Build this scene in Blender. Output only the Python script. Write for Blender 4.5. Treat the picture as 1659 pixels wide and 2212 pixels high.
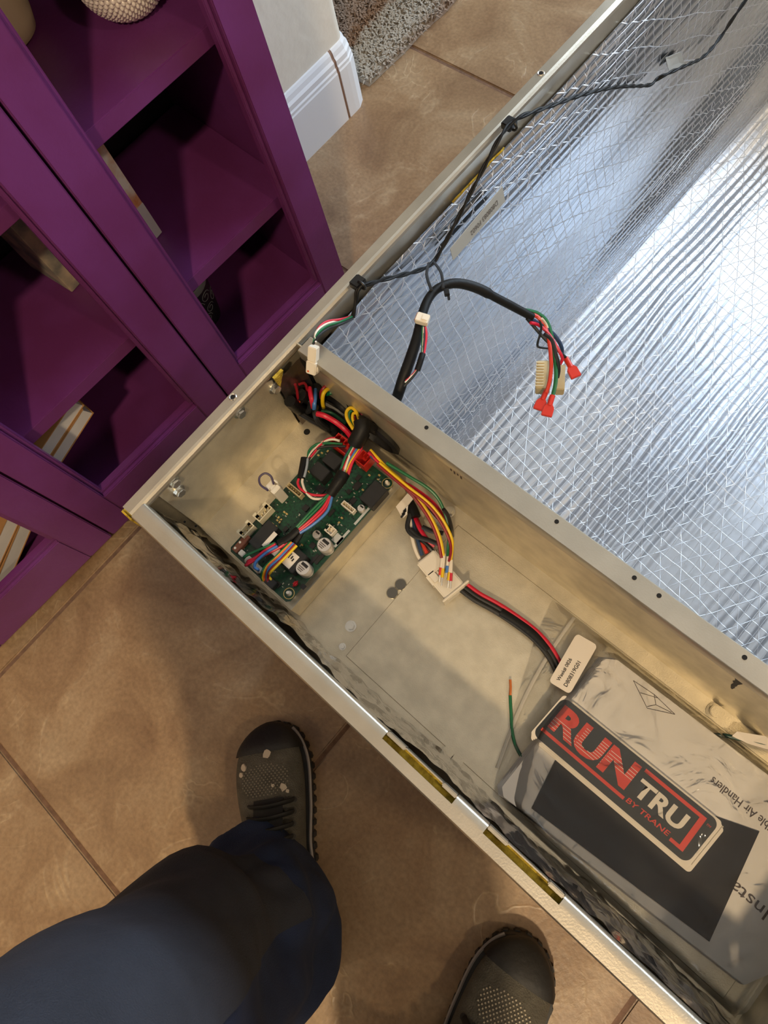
import bpy, bmesh, math, random
from mathutils import Vector, Matrix, noise

for o in list(bpy.data.objects):
    bpy.data.objects.remove(o)
SC = bpy.context.scene
COL = SC.collection
random.seed(7)

# ------------------------------------------------------------------ camera
FPX = 1510.183
CAM = Vector((0.3509, 0.0575, 1.03))
ROWS = [Vector((0.7390506, 0.6541376, -0.1609604)),      # image right
        Vector((0.5880414, -0.7430142, -0.3195891)),     # image down
        Vector((-0.3286511, 0.1415412, -0.9337851))]     # view direction
cd = bpy.data.cameras.new('camera')
cd.sensor_fit = 'VERTICAL'
cd.sensor_height = 24.0
cd.lens = FPX * 24.0 / 2212.0
cd.clip_start = 0.01
cam = bpy.data.objects.new('camera', cd)
COL.objects.link(cam)
r, d, f = ROWS
cam.matrix_world = Matrix(((r.x, -d.x, -f.x, CAM.x), (r.y, -d.y, -f.y, CAM.y), (r.z, -d.z, -f.z, CAM.z), (0, 0, 0, 1)))
SC.camera = cam

# ------------------------------------------------------------------ world, lights, exposure
SC.view_settings.view_transform = 'Standard'
SC.view_settings.look = 'None'
SC.view_settings.gamma = 1.0
SC.view_settings.use_curve_mapping = False
SC.view_settings.exposure = 0.0
SC.cycles.max_bounces = 8
SC.cycles.diffuse_bounces = 4
SC.cycles.glossy_bounces = 5
SC.cycles.caustics_reflective = False
SC.cycles.caustics_refractive = False
SC.cycles.sample_clamp_indirect = 6.0
w = bpy.data.worlds.new('world')
SC.world = w
w.use_nodes = True
bg = w.node_tree.nodes['Background']
bg.inputs[0].default_value = (0.80, 0.90, 1.0, 1)
bg.inputs[1].default_value = 1.0


def area_light(name, loc, target, sx, sy, power, color, disk=False):
    l = bpy.data.lights.new(name, 'AREA')
    l.shape = 'DISK' if disk else 'RECTANGLE'
    l.size = sx
    if not disk:
        l.size_y = sy
    l.energy = power
    l.color = color
    o = bpy.data.objects.new(name, l)
    COL.objects.link(o)
    o.location = loc
    o.rotation_euler = (Vector(target) - Vector(loc)).to_track_quat('-Z', 'Y').to_euler()
    return o


# daylight entering through the window in the far wall (window_1 below)
area_light('window_daylight', (0.35, 2.31, 1.10), (0.30, 0.3, 0.55), 1.9, 1.9, 52, (0.68, 0.84, 1.0))
# warm ceiling lamps (their housings are built with the ceiling)
LAMPS = [(1.30, -1.05, 2.555), (2.0, 0.45, 2.555), (-0.1, -1.6, 2.555)]
area_light('ceiling_lamp_light', LAMPS[0], (LAMPS[0][0], LAMPS[0][1], 0), 0.16, 0, 46, (1.0, 0.76, 0.47), True)
area_light('ceiling_lamp_light', LAMPS[1], (LAMPS[1][0], LAMPS[1][1], 0), 0.16, 0, 14, (1.0, 0.80, 0.55), True)
area_light('ceiling_lamp_light', LAMPS[2], (LAMPS[2][0], LAMPS[2][1], 0), 0.16, 0, 4, (1.0, 0.78, 0.50), True)


# ------------------------------------------------------------------ pixel -> point helpers
def ray(px, py):
    return ROWS[0] * ((px - 829.5) / FPX) + ROWS[1] * ((py - 1106) / FPX) + ROWS[2]


def at(px, py, z):
    v = ray(px, py)
    return CAM + v * ((z - CAM.z) / v.z)


def atx(px, py, x):
    v = ray(px, py)
    return CAM + v * ((x - CAM.x) / v.x)


def aty(px, py, y):
    v = ray(px, py)
    return CAM + v * ((y - CAM.y) / v.y)


# ------------------------------------------------------------------ materials
MATS = {}


def lin(c):
    return tuple((v / 255 / 12.92) if v / 255 <= 0.04045 else ((v / 255 + 0.055) / 1.055) ** 2.4 for v in c)


def mat(name, rgb, rough=0.5, metal=0.0, noise_scale=None, noise_amt=0.0, bump=0.0, bump_scale=None, spec=0.5,
        rgb2=None, coat=0.0, rough_var=0.0, detail=4.0):
    if name in MATS:
        return MATS[name]
    m = bpy.data.materials.new(name)
    m.use_nodes = True
    nt = m.node_tree
    b = nt.nodes['Principled BSDF']
    c = lin(rgb)
    b.inputs['Base Color'].default_value = (*c, 1)
    b.inputs['Roughness'].default_value = rough
    b.inputs['Metallic'].default_value = metal
    b.inputs['Specular IOR Level'].default_value = spec
    if coat:
        b.inputs['Coat Weight'].default_value = coat
        b.inputs['Coat Roughness'].default_value = 0.15
    if noise_scale:
        tc = nt.nodes.new('ShaderNodeNewGeometry')
        n = nt.nodes.new('ShaderNodeTexNoise')
        n.inputs['Scale'].default_value = noise_scale
        n.inputs['Detail'].default_value = detail
        nt.links.new(tc.outputs['Position'], n.inputs['Vector'])
        mix = nt.nodes.new('ShaderNodeMix')
        mix.data_type = 'RGBA'
        c2 = lin(rgb2) if rgb2 else tuple(v * (1 - noise_amt) for v in c)
        mix.inputs[6].default_value = (*c, 1)
        mix.inputs[7].default_value = (*c2, 1)
        rp = nt.nodes.new('ShaderNodeMapRange')
        rp.inputs[1].default_value = 0.35
        rp.inputs[2].default_value = 0.65
        nt.links.new(n.outputs['Fac'], rp.inputs[0])
        nt.links.new(rp.outputs[0], mix.inputs[0])
        nt.links.new(mix.outputs[2], b.inputs['Base Color'])
        if rough_var:
            rr = nt.nodes.new('ShaderNodeMapRange')
            rr.inputs[3].default_value = rough - rough_var
            rr.inputs[4].default_value = rough + rough_var
            nt.links.new(n.outputs['Fac'], rr.inputs[0])
            nt.links.new(rr.outputs[0], b.inputs['Roughness'])
    if bump:
        tc = nt.nodes.new('ShaderNodeNewGeometry')
        n = nt.nodes.new('ShaderNodeTexNoise')
        n.inputs['Scale'].default_value = bump_scale or 200
        n.inputs['Detail'].default_value = 3
        nt.links.new(tc.outputs['Position'], n.inputs['Vector'])
        bp = nt.nodes.new('ShaderNodeBump')
        bp.inputs['Strength'].default_value = bump
        bp.inputs['Distance'].default_value = 0.002
        nt.links.new(n.outputs['Fac'], bp.inputs['Height'])
        nt.links.new(bp.outputs['Normal'], b.inputs['Normal'])
    MATS[name] = m
    return m


def nodes_of(name):
    m = bpy.data.materials.new(name)
    m.use_nodes = True
    MATS[name] = m
    return m, m.node_tree, m.node_tree.nodes['Principled BSDF']


def mathn(nt, op, a, b=None):
    n = nt.nodes.new('ShaderNodeMath')
    n.operation = op
    for i, v in enumerate((a, b)):
        if v is None:
            continue
        if isinstance(v, (int, float)):
            n.inputs[i].default_value = v
        else:
            nt.links.new(v, n.inputs[i])
    return n.outputs[0]


GALV = mat('galvanised_steel', (222, 212, 188), 0.42, 0.72, 55, 0.16, 0.10, 900, rough_var=0.06)
GALV_BRIGHT = mat('galvanised_rail', (198, 190, 174), 0.36, 0.85, 30, 0.12, 0.06, 700)
ZINC = mat('zinc_screw', (226, 224, 216), 0.2, 0.9)
BLACK = mat('black_plastic', (22, 22, 23), 0.45)
SHEATH = mat('black_sheath', (16, 16, 17), 0.5, spec=0.25, bump=0.15, bump_scale=350)
HOLE = mat('dark_hole', (14, 13, 12), 0.9)
WHITE_PL = mat('white_nylon', (232, 224, 208), 0.42)
CREAM_PL = mat('cream_nylon', (226, 216, 186), 0.45)
TAN_PL = mat('tan_nylon', (196, 178, 138), 0.5)
PAPER = mat('white_paper', (236, 230, 222), 0.6, noise_scale=14, noise_amt=0.04)
LABELW = mat('white_label', (228, 218, 204), 0.45)
GREYTAPE = mat('grey_label', (186, 190, 190), 0.5)
INK = mat('black_ink', (26, 24, 24), 0.6)
INKBROWN = mat('faded_ink', (70, 56, 52), 0.6)
RED = mat('red_wire', (206, 28, 58), 0.38)
REDO = mat('red_orange_wire', (214, 62, 44), 0.38)
WHITE_W = mat('white_wire', (232, 222, 206), 0.4)
GREEN_W = mat('green_wire', (18, 104, 62), 0.38)
BLUE_W = mat('blue_wire', (70, 122, 190), 0.38)
NAVY_W = mat('navy_wire', (34, 58, 92), 0.38)
YELLOW_W = mat('yellow_wire', (236, 196, 30), 0.38)
GREY_W = mat('grey_wire', (150, 160, 172), 0.4)
ORANGE_W = mat('orange_wire', (222, 96, 40), 0.4)
DKRED_W = mat('dark_red_wire', (140, 24, 36), 0.4)
PURPLE_W = mat('violet_wire', (62, 50, 78), 0.45)
COPPER = mat('copper', (214, 124, 70), 0.35, 0.9)
GOLD = mat('gold_pad', (214, 186, 120), 0.35, 0.6)
REDCONN = mat('red_connector', (196, 40, 30), 0.4)
SPADE = mat('red_vinyl', (204, 52, 36), 0.3)
PCB = mat('green_circuit_board', (18, 74, 48), 0.35, 0.0, 420, 0.0, rgb2=(10, 44, 34), detail=2)
BROWNPL = mat('brown_terminal', (136, 82, 60), 0.5)
RELAY = mat('relay_black', (34, 33, 33), 0.5, noise_scale=60, noise_amt=0.3)
ALU = mat('capacitor_aluminium', (212, 208, 204), 0.35, 0.55)
LEDR = mat('red_lamp', (206, 24, 44), 0.25)
FIBRE = mat('yellow_fibreglass', (206, 178, 60), 0.9, 0, 160, 0, 0.6, 500, rgb2=(150, 124, 30))
PURPLE = mat('purple_paint', (114, 54, 118), 0.36, 0, 9, 0.0, 0.12, 160, rgb2=(104, 44, 98))
WALLP = mat('wall_plaster', (222, 214, 200), 0.8, 0, 20, 0.03, 0.55, 45)
TRIMW = mat('white_trim_paint', (226, 228, 232), 0.4)
CAULK = mat('brown_gap', (140, 112, 96), 0.8)
CEIL = mat('ceiling_white', (228, 224, 216), 0.9)
ROOMW = mat('room_wall_beige', (206, 194, 174), 0.9)
STICKER = mat('badge_dark', (34, 37, 33), 0.3, coat=0.3)
STRED = mat('badge_red', (216, 62, 44), 0.4)
STWHITE = mat('badge_white', (230, 220, 204), 0.45)
BLACKFILM = mat('black_print', (22, 20, 20), 0.35, noise_scale=30, noise_amt=0.2, spec=0.3)
NAVY = mat('navy_twill', (38, 52, 84), 0.85, 0, 18, 0.30, 0.5, 700)
PATCH = mat('faded_knee_twill', (56, 58, 67), 0.88, 0, 22, 0.25, 0.5, 700)
SHOE = mat('grey_shoe_mesh', (96, 92, 82), 0.75, 0, 60, 0.35, 0.8, 500)
RUBBER = mat('black_rubber', (30, 30, 32), 0.55, 0, 40, 0.4, 0.3, 150)
LACE = mat('black_lace', (18, 18, 19), 0.7)
MIDSOLE = mat('pale_midsole', (150, 142, 138), 0.6)
DOTS = mat('pale_print_dots', (176, 166, 146), 0.6)
BUMPY = mat('pearl_ceramic', (238, 228, 220), 0.25, 0.1)
CANDLE = mat('cream_ceramic', (204, 184, 152), 0.5)
MUG = mat('black_mug', (38, 40, 42), 0.35)
CHALK = mat('chalk_line', (156, 160, 160), 0.7)

# stoneware tile: mottled with pale wormy veins
m, nt, b = nodes_of('stone_tile')
g = nt.nodes.new('ShaderNodeNewGeometry')
n1 = nt.nodes.new('ShaderNodeTexNoise'); n1.inputs['Scale'].default_value = 7; n1.inputs['Detail'].default_value = 8; n1.inputs['Roughness'].default_value = 0.62; n1.inputs['Distortion'].default_value = 0.6
n2 = nt.nodes.new('ShaderNodeTexNoise'); n2.inputs['Scale'].default_value = 5.5; n2.inputs['Detail'].default_value = 3; n2.inputs['Distortion'].default_value = 1.6
n3 = nt.nodes.new('ShaderNodeTexNoise'); n3.inputs['Scale'].default_value = 160; n3.inputs['Detail'].default_value = 3
for n in (n1, n2, n3):
    nt.links.new(g.outputs['Position'], n.inputs['Vector'])
cr = nt.nodes.new('ShaderNodeValToRGB')
cr.color_ramp.elements[0].position = 0.30; cr.color_ramp.elements[0].color = (*lin((128, 99, 73)), 1)
cr.color_ramp.elements[1].position = 0.72; cr.color_ramp.elements[1].color = (*lin((178, 153, 122)), 1)
e = cr.color_ramp.elements.new(0.5); e.color = (*lin((156, 127, 96)), 1)
nt.links.new(n1.outputs['Fac'], cr.inputs[0])
vein = mathn(nt, 'ABSOLUTE', mathn(nt, 'SUBTRACT', n2.outputs['Fac'], 0.5))
vr = nt.nodes.new('ShaderNodeMapRange')
vr.inputs[1].default_value = 0.0; vr.inputs[2].default_value = 0.016; vr.inputs[3].default_value = 1; vr.inputs[4].default_value = 0
nt.links.new(vein, vr.inputs[0])
gate = nt.nodes.new('ShaderNodeMapRange'); gate.inputs[1].default_value = 0.46; gate.inputs[2].default_value = 0.60
nt.links.new(n1.outputs['Fac'], gate.inputs[0])
vm = mathn(nt, 'MULTIPLY', vr.outputs[0], gate.outputs[0])
mx = nt.nodes.new('ShaderNodeMix'); mx.data_type = 'RGBA'
nt.links.new(mathn(nt, 'MULTIPLY', vm, 0.32), mx.inputs[0])
nt.links.new(cr.outputs[0], mx.inputs[6]); mx.inputs[7].default_value = (*lin((212, 188, 152)), 1)
mx2 = nt.nodes.new('ShaderNodeMix'); mx2.data_type = 'RGBA'; mx2.blend_type = 'MULTIPLY'
sp = nt.nodes.new('ShaderNodeMapRange'); sp.inputs[1].default_value = 0.3; sp.inputs[2].default_value = 0.7; sp.inputs[3].default_value = 0.82; sp.inputs[4].default_value = 1.1
nt.links.new(n3.outputs['Fac'], sp.inputs[0])
cmb = nt.nodes.new('ShaderNodeCombineColor')
for i in range(3):
    nt.links.new(sp.outputs[0], cmb.inputs[i])
mx2.inputs[0].default_value = 1
nt.links.new(mx.outputs[2], mx2.inputs[6]); nt.links.new(cmb.outputs[0], mx2.inputs[7])
nt.links.new(mx2.outputs[2], b.inputs['Base Color'])
b.inputs['Roughness'].default_value = 0.38
bp = nt.nodes.new('ShaderNodeBump'); bp.inputs['Strength'].default_value = 0.35; bp.inputs['Distance'].default_value = 0.003
hs = mathn(nt, 'ADD', mathn(nt, 'MULTIPLY', n1.outputs['Fac'], 1.5), mathn(nt, 'ADD', mathn(nt, 'MULTIPLY', n3.outputs['Fac'], 0.25), mathn(nt, 'MULTIPLY', vm, 0.4)))
nt.links.new(hs, bp.inputs['Height']); nt.links.new(bp.outputs[0], b.inputs['Normal'])
TILE = m
GROUT = mat('grout', (128, 98, 78), 0.9, 0, 90, 0.3, 0.4, 300)


def foil_material(name, axes, tint=(203, 207, 214), rough=0.25, crumple=0.35, threads=True):
    """aluminium foil facing with a scrim of reinforcing threads; axes are the two world axes of its plane"""
    m, nt, b = nodes_of(name)
    b.inputs['Metallic'].default_value = 1.0
    b.inputs['Roughness'].default_value = rough
    g = nt.nodes.new('ShaderNodeNewGeometry')
    s = nt.nodes.new('ShaderNodeSeparateXYZ')
    nt.links.new(g.outputs['Position'], s.inputs[0])
    u, v = s.outputs[axes[0]], s.outputs[axes[1]]
    nz = nt.nodes.new('ShaderNodeTexNoise'); nz.inputs['Scale'].default_value = 48; nz.inputs['Detail'].default_value = 4
    nw = nt.nodes.new('ShaderNodeTexNoise'); nw.inputs['Scale'].default_value = 12; nw.inputs['Detail'].default_value = 2
    nt.links.new(g.outputs['Position'], nz.inputs['Vector']); nt.links.new(g.outputs['Position'], nw.inputs['Vector'])
    h = mathn(nt, 'MULTIPLY', nz.outputs['Fac'], crumple)
    lines = None
    if threads:
        warp = mathn(nt, 'MULTIPLY', mathn(nt, 'SUBTRACT', nw.outputs['Fac'], 0.5), 0.012)
        for (a, c, sp_) in ((1.0, 0.0, 0.0125), (0.16, 1.0, 0.0165), (0.86, 0.5, 0.026), (-0.86, 0.5, 0.026)):
            t = mathn(nt, 'ADD', mathn(nt, 'MULTIPLY', u, a / sp_), mathn(nt, 'MULTIPLY', v, c / sp_))
            t = mathn(nt, 'ADD', t, mathn(nt, 'MULTIPLY', warp, 1 / sp_))
            q = mathn(nt, 'ABSOLUTE', mathn(nt, 'SUBTRACT', mathn(nt, 'FRACT', t), 0.5))
            r_ = nt.nodes.new('ShaderNodeMapRange')
            r_.inputs[1].default_value = 0.0; r_.inputs[2].default_value = 0.00055 / sp_
            r_.inputs[3].default_value = 1; r_.inputs[4].default_value = 0
            nt.links.new(q, r_.inputs[0])
            lines = r_.outputs[0] if lines is None else mathn(nt, 'MAXIMUM', lines, r_.outputs[0])
        h = mathn(nt, 'ADD', h, mathn(nt, 'MULTIPLY', lines, 0.21))
        mx = nt.nodes.new('ShaderNodeMix'); mx.data_type = 'RGBA'
        mx.inputs[6].default_value = (*lin(tint), 1); mx.inputs[7].default_value = (*lin((240, 240, 242)), 1)
        nt.links.new(lines, mx.inputs[0]); nt.links.new(mx.outputs[2], b.inputs['Base Color'])
        rg = nt.nodes.new('ShaderNodeMapRange'); rg.inputs[3].default_value = rough; rg.inputs[4].default_value = 0.55
        nt.links.new(lines, rg.inputs[0]); nt.links.new(rg.outputs[0], b.inputs['Roughness'])
    else:
        b.inputs['Base Color'].default_value = (*lin(tint), 1)
    bp = nt.nodes.new('ShaderNodeBump'); bp.inputs['Strength'].default_value = 0.55; bp.inputs['Distance'].default_value = 0.0022
    nt.links.new(h, bp.inputs['Height']); nt.links.new(bp.outputs[0], b.inputs['Normal'])
    return m


FOIL_B = foil_material('foil_floor', (0, 1), rough=0.34)
FOIL_S = foil_material('foil_side', (2, 1))
FOIL_E = foil_material('foil_end', (2, 0))
FOIL_C = foil_material('foil_crumpled', (0, 2), (214, 208, 204), 0.14, 0.9, False)

# clear polythene film
m, nt, b = nodes_of('clear_film')
nt.nodes.remove(b)
out = nt.nodes['Material Output']
tr = nt.nodes.new('ShaderNodeBsdfTransparent'); tr.inputs[0].default_value = (0.955, 0.95, 0.935, 1)
gl = nt.nodes.new('ShaderNodeBsdfGlossy'); gl.inputs['Roughness'].default_value = 0.10
df = nt.nodes.new('ShaderNodeBsdfDiffuse'); df.inputs[0].default_value = (0.8, 0.78, 0.74, 1)
fr = nt.nodes.new('ShaderNodeFresnel'); fr.inputs['IOR'].default_value = 1.5
g = nt.nodes.new('ShaderNodeNewGeometry')
nz = nt.nodes.new('ShaderNodeTexNoise'); nz.inputs['Scale'].default_value = 26; nz.inputs['Detail'].default_value = 3; nz.inputs['Distortion'].default_value = 1.5
nt.links.new(g.outputs['Position'], nz.inputs['Vector'])
bp = nt.nodes.new('ShaderNodeBump'); bp.inputs['Strength'].default_value = 0.6; bp.inputs['Distance'].default_value = 0.004
nt.links.new(nz.outputs['Fac'], bp.inputs['Height'])
nt.links.new(bp.outputs[0], gl.inputs['Normal']); nt.links.new(bp.outputs[0], fr.inputs['Normal'])
m0 = nt.nodes.new('ShaderNodeMixShader'); m0.inputs[0].default_value = 0.02
nt.links.new(tr.outputs[0], m0.inputs[1]); nt.links.new(df.outputs[0], m0.inputs[2])
m1 = nt.nodes.new('ShaderNodeMixShader')
nt.links.new(fr.outputs[0], m1.inputs[0]); nt.links.new(m0.outputs[0], m1.inputs[1]); nt.links.new(gl.outputs[0], m1.inputs[2])
nt.links.new(m1.outputs[0], out.inputs['Surface'])
FILM = m
# milky film where the bag is doubled (zip strip)
m, nt, b = nodes_of('milky_film')
b.inputs['Base Color'].default_value = (*lin((214, 208, 196)), 1); b.inputs['Roughness'].default_value = 0.3; b.inputs['Alpha'].default_value = 0.5
MILKY = m

# printed art (marbled) for the picture edges on the shelves
ART1 = mat('marbled_art_orange', (244, 240, 234), 0.5, 0, 34, 0, rgb2=(212, 140, 84))
ART2 = mat('marbled_art_green', (206, 190, 164), 0.5, 0, 30, 0, rgb2=(122, 126, 122))
BOOKW = mat('white_book_block', (214, 212, 212), 0.6, 0, 30, 0.08)
BOOKL = mat('tan_book_joint', (176, 130, 82), 0.7)

# shaggy rug in bands
m, nt, b = nodes_of('shag_rug')
g = nt.nodes.new('ShaderNodeNewGeometry')
s = nt.nodes.new('ShaderNodeSeparateXYZ'); nt.links.new(g.outputs['Position'], s.inputs[0])
t = mathn(nt, 'MULTIPLY', mathn(nt, 'ADD', s.outputs[0], mathn(nt, 'MULTIPLY', s.outputs[1], 0.12)), 8.5)
nz = nt.nodes.new('ShaderNodeTexNoise'); nz.inputs['Scale'].default_value = 60; nt.links.new(g.outputs['Position'], nz.inputs['Vector'])
t = mathn(nt, 'ADD', t, mathn(nt, 'MULTIPLY', nz.outputs['Fac'], 0.35))
cr = nt.nodes.new('ShaderNodeValToRGB'); cr.color_ramp.interpolation = 'EASE'
cr.color_ramp.elements[0].position = 0.0; cr.color_ramp.elements[0].color = (*lin((130, 108, 92)), 1)
cr.color_ramp.elements[1].position = 1.0; cr.color_ramp.elements[1].color = (*lin((134, 112, 96)), 1)
for p_, c_ in ((0.33, (142, 122, 106)), (0.52, (166, 158, 146)), (0.8, (156, 146, 132)), (0.9, (120, 90, 66))):
    e = cr.color_ramp.elements.new(p_); e.color = (*lin(c_), 1)
nt.links.new(mathn(nt, 'FRACT', mathn(nt, 'ADD', mathn(nt, 'MULTIPLY', t, -0.5), 0.35)), cr.inputs[0])
nt.links.new(cr.outputs[0], b.inputs['Base Color']); b.inputs['Roughness'].default_value = 0.95
RUG = m
LAMPEM = bpy.data.materials.new('lamp_lens'); LAMPEM.use_nodes = True
LAMPEM.node_tree.nodes['Principled BSDF'].inputs['Emission Color'].default_value = (1, 0.8, 0.55, 1)
LAMPEM.node_tree.nodes['Principled BSDF'].inputs['Emission Strength'].default_value = 6
SKYPANE = bpy.data.materials.new('daylit_window_pane'); SKYPANE.use_nodes = True
SKYPANE.node_tree.nodes['Principled BSDF'].inputs['Emission Color'].default_value = (0.66, 0.83, 1.0, 1)
SKYPANE.node_tree.nodes['Principled BSDF'].inputs['Emission Strength'].default_value = 2.8


# ------------------------------------------------------------------ mesh builder
class MB:
    def __init__(self):
        self.v = []
        self.f = []

    def add(self, vs, fs):
        n = len(self.v)
        self.v += [Vector(p) for p in vs]
        self.f += [tuple(i + n for i in q) for q in fs]
        return self

    def box(self, x0, x1, y0, y1, z0, z1):
        return self.add([(x0, y0, z0), (x1, y0, z0), (x1, y1, z0), (x0, y1, z0), (x0, y0, z1), (x1, y0, z1), (x1, y1, z1), (x0, y1, z1)],
                        [(3, 2, 1, 0), (4, 5, 6, 7), (0, 1, 5, 4), (1, 2, 6, 5), (2, 3, 7, 6), (3, 0, 4, 7)])

    def obox(self, c, ax, ay, az, sx, sy, sz):
        """box centred at c with unit axes and full sizes"""
        c = Vector(c); vs = []
        for k in (-.5, .5):
            for (i, j) in ((-.5, -.5), (.5, -.5), (.5, .5), (-.5, .5)):
                vs.append(c + ax * (i * sx) + ay * (j * sy) + az * (k * sz))
        return self.add(vs, [(3, 2, 1, 0), (4, 5, 6, 7), (0, 1, 5, 4), (1, 2, 6, 5), (2, 3, 7, 6), (3, 0, 4, 7)])

    def cyl(self, c, axis, r0, h, n=20, r1=None, rot=0.0):
        """from c along axis*h"""
        c = Vector(c); a = Vector(axis).normalized()
        t = a.orthogonal().normalized(); s_ = a.cross(t)
        r1 = r0 if r1 is None else r1
        vs = []
        for k, rr in ((0, r0), (1, r1)):
            for i in range(n):
                th = 2 * math.pi * i / n + rot
                vs.append(c + a * (h * k) + (t * math.cos(th) + s_ * math.sin(th)) * rr)
        fs = [tuple(range(n - 1, -1, -1)), tuple(range(n, 2 * n))]
        fs += [(i, (i + 1) % n, n + (i + 1) % n, n + i) for i in range(n)]
        return self.add(vs, fs)

    def prism(self, poly, z0, z1):
        n = len(poly)
        vs = [(p[0], p[1], z0) for p in poly] + [(p[0], p[1], z1) for p in poly]
        fs = [tuple(range(n - 1, -1, -1)), tuple(range(n, 2 * n))]
        fs += [(i, (i + 1) % n, n + (i + 1) % n, n + i) for i in range(n)]
        return self.add(vs, fs)

    def prism_along(self, poly, o, a, b, ext):
        """profile poly (p,q) in axes a,b from origin o, extruded by vector ext"""
        o, a, b, ext = Vector(o), Vector(a), Vector(b), Vector(ext)
        n = len(poly)
        vs = [o + a * p + b * q for p, q in poly] + [o + a * p + b * q + ext for p, q in poly]
        fs = [tuple(range(n - 1, -1, -1)), tuple(range(n, 2 * n))]
        fs += [(i, (i + 1) % n, n + (i + 1) % n, n + i) for i in range(n)]
        return self.add(vs, fs)

    def rings(self, rings, cap=True, closed=True):
        n = len(rings[0]); vs = [p for r_ in rings for p in r_]; fs = []
        for k in range(len(rings) - 1):
            for i in range(n if closed else n - 1):
                j = (i + 1) % n
                fs.append((k * n + i, k * n + j, (k + 1) * n + j, (k + 1) * n + i))
        if cap:
            fs.append(tuple(range(n - 1, -1, -1)))
            fs.append(tuple((len(rings) - 1) * n + i for i in range(n)))
        return self.add(vs, fs)

    def grid(self, pts):
        """pts: list of rows of points"""
        n = len(pts[0]); vs = [p for r_ in pts for p in r_]
        fs = [(k * n + i, k * n + i + 1, (k + 1) * n + i + 1, (k + 1) * n + i) for k in range(len(pts) - 1) for i in range(n - 1)]
        return self.add(vs, fs)

    def lathe(self, c, prof, n=28, cap=True):
        c = Vector(c)
        rs = [[c + Vector((r_ * math.cos(2 * math.pi * i / n), r_ * math.sin(2 * math.pi * i / n), z)) for i in range(n)] for r_, z in prof]
        return self.rings(rs, cap=cap)

    def tube(self, pts, rad, n=8, smooth=6, flat=1.0, tips=None):
        pts = [Vector(p) for p in pts]
        if smooth > 1 and len(pts) > 2:
            q = []
            for i in range(len(pts) - 1):
                p0 = pts[max(i - 1, 0)]; p1 = pts[i]; p2 = pts[i + 1]; p3 = pts[min(i + 2, len(pts) - 1)]
                for k in range(smooth):
                    t = k / smooth
                    q.append(0.5 * ((2 * p1) + (p2 - p0) * t + (2 * p0 - 5 * p1 + 4 * p2 - p3) * t * t + (3 * p1 - p0 - 3 * p2 + p3) * t ** 3))
            q.append(pts[-1]); pts = q
        rings = []
        nrm = None
        for i, p in enumerate(pts):
            tg = (pts[min(i + 1, len(pts) - 1)] - pts[max(i - 1, 0)])
            if tg.length < 1e-9:
                tg = Vector((0, 0, 1))
            tg.normalize()
            if nrm is None:
                up = Vector((0, 0, 1)) if abs(tg.z) < 0.9 else Vector((1, 0, 0))
                nrm = (up - tg * up.dot(tg)).normalized()
            else:
                nrm = (nrm - tg * nrm.dot(tg))
                nrm = nrm.normalized() if nrm.length > 1e-6 else tg.orthogonal().normalized()
            bn = tg.cross(nrm)
            rr = rad if not callable(rad) else rad(i / (len(pts) - 1))
            rings.append([p + (nrm * math.cos(2 * math.pi * k / n) * flat + bn * math.sin(2 * math.pi * k / n)) * rr for k in range(n)])
        return self.rings(rings)


ORG = {}


def thing(name, label, cat, loc=(0, 0, 0), group=None, rotz=0.0, local=False):
    o = bpy.data.objects.new(name, None)
    o.empty_display_size = 0.05
    COL.objects.link(o)
    o.location = loc
    o.rotation_euler = (0, 0, rotz)
    o['label'] = label
    o['category'] = cat
    if group:
        o['group'] = group
    ORG[o.name] = Vector((0, 0, 0)) if local else Vector(loc)
    return o


def root_of(o):
    while o.parent:
        o = o.parent
    return o


def obj(name, mb, material, parent=None, smooth=False, bevel=0.0, seg=2, loc=None, label=None, kind=None, sub=0, auto=True):
    me = bpy.data.meshes.new(name)
    off = ORG.get(root_of(parent).name, Vector((0, 0, 0))) if parent else Vector((0, 0, 0))
    if loc is not None:
        off = off * 0
    me.from_pydata([tuple(v - off) for v in mb.v], [], mb.f)
    bm = bmesh.new(); bm.from_mesh(me)
    bmesh.ops.recalc_face_normals(bm, faces=bm.faces)
    if bevel:
        bmesh.ops.bevel(bm, geom=[e for e in bm.edges if len(e.link_faces) == 2 and e.calc_face_angle(0) > 0.6], offset=bevel, segments=seg, affect='EDGES', clamp_overlap=True)
    bm.to_mesh(me); bm.free()
    if smooth or bevel:
        for p in me.polygons:
            p.use_smooth = True
        if auto:
            try:
                me.set_sharp_from_angle(angle=math.radians(42))
            except Exception:
                pass
    me.materials.append(material)
    o = bpy.data.objects.new(name, me)
    COL.objects.link(o)
    if parent:
        o.parent = parent
    if loc is not None:
        o.location = Vector(loc) - (ORG.get(root_of(parent).name, Vector((0, 0, 0))) if parent else Vector((0, 0, 0)))
    if label:
        o['label'] = label
    if kind:
        o['kind'] = kind
    if sub:
        md = o.modifiers.new('subdivision', 'SUBSURF'); md.levels = sub; md.render_levels = sub
    return o


def clone(o, loc, parent):
    c = o.copy()
    COL.objects.link(c)
    c.parent = parent
    c.location = Vector(loc) - ORG.get(root_of(parent).name, Vector((0, 0, 0)))
    return c


def tag(o, label, cat, group=None):
    o['label'] = label; o['category'] = cat
    if group:
        o['group'] = group
    return o


def structure(name, mb, material, **k):
    o = obj(name, mb, material, **k)
    o['kind'] = 'structure'
    return o


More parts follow.
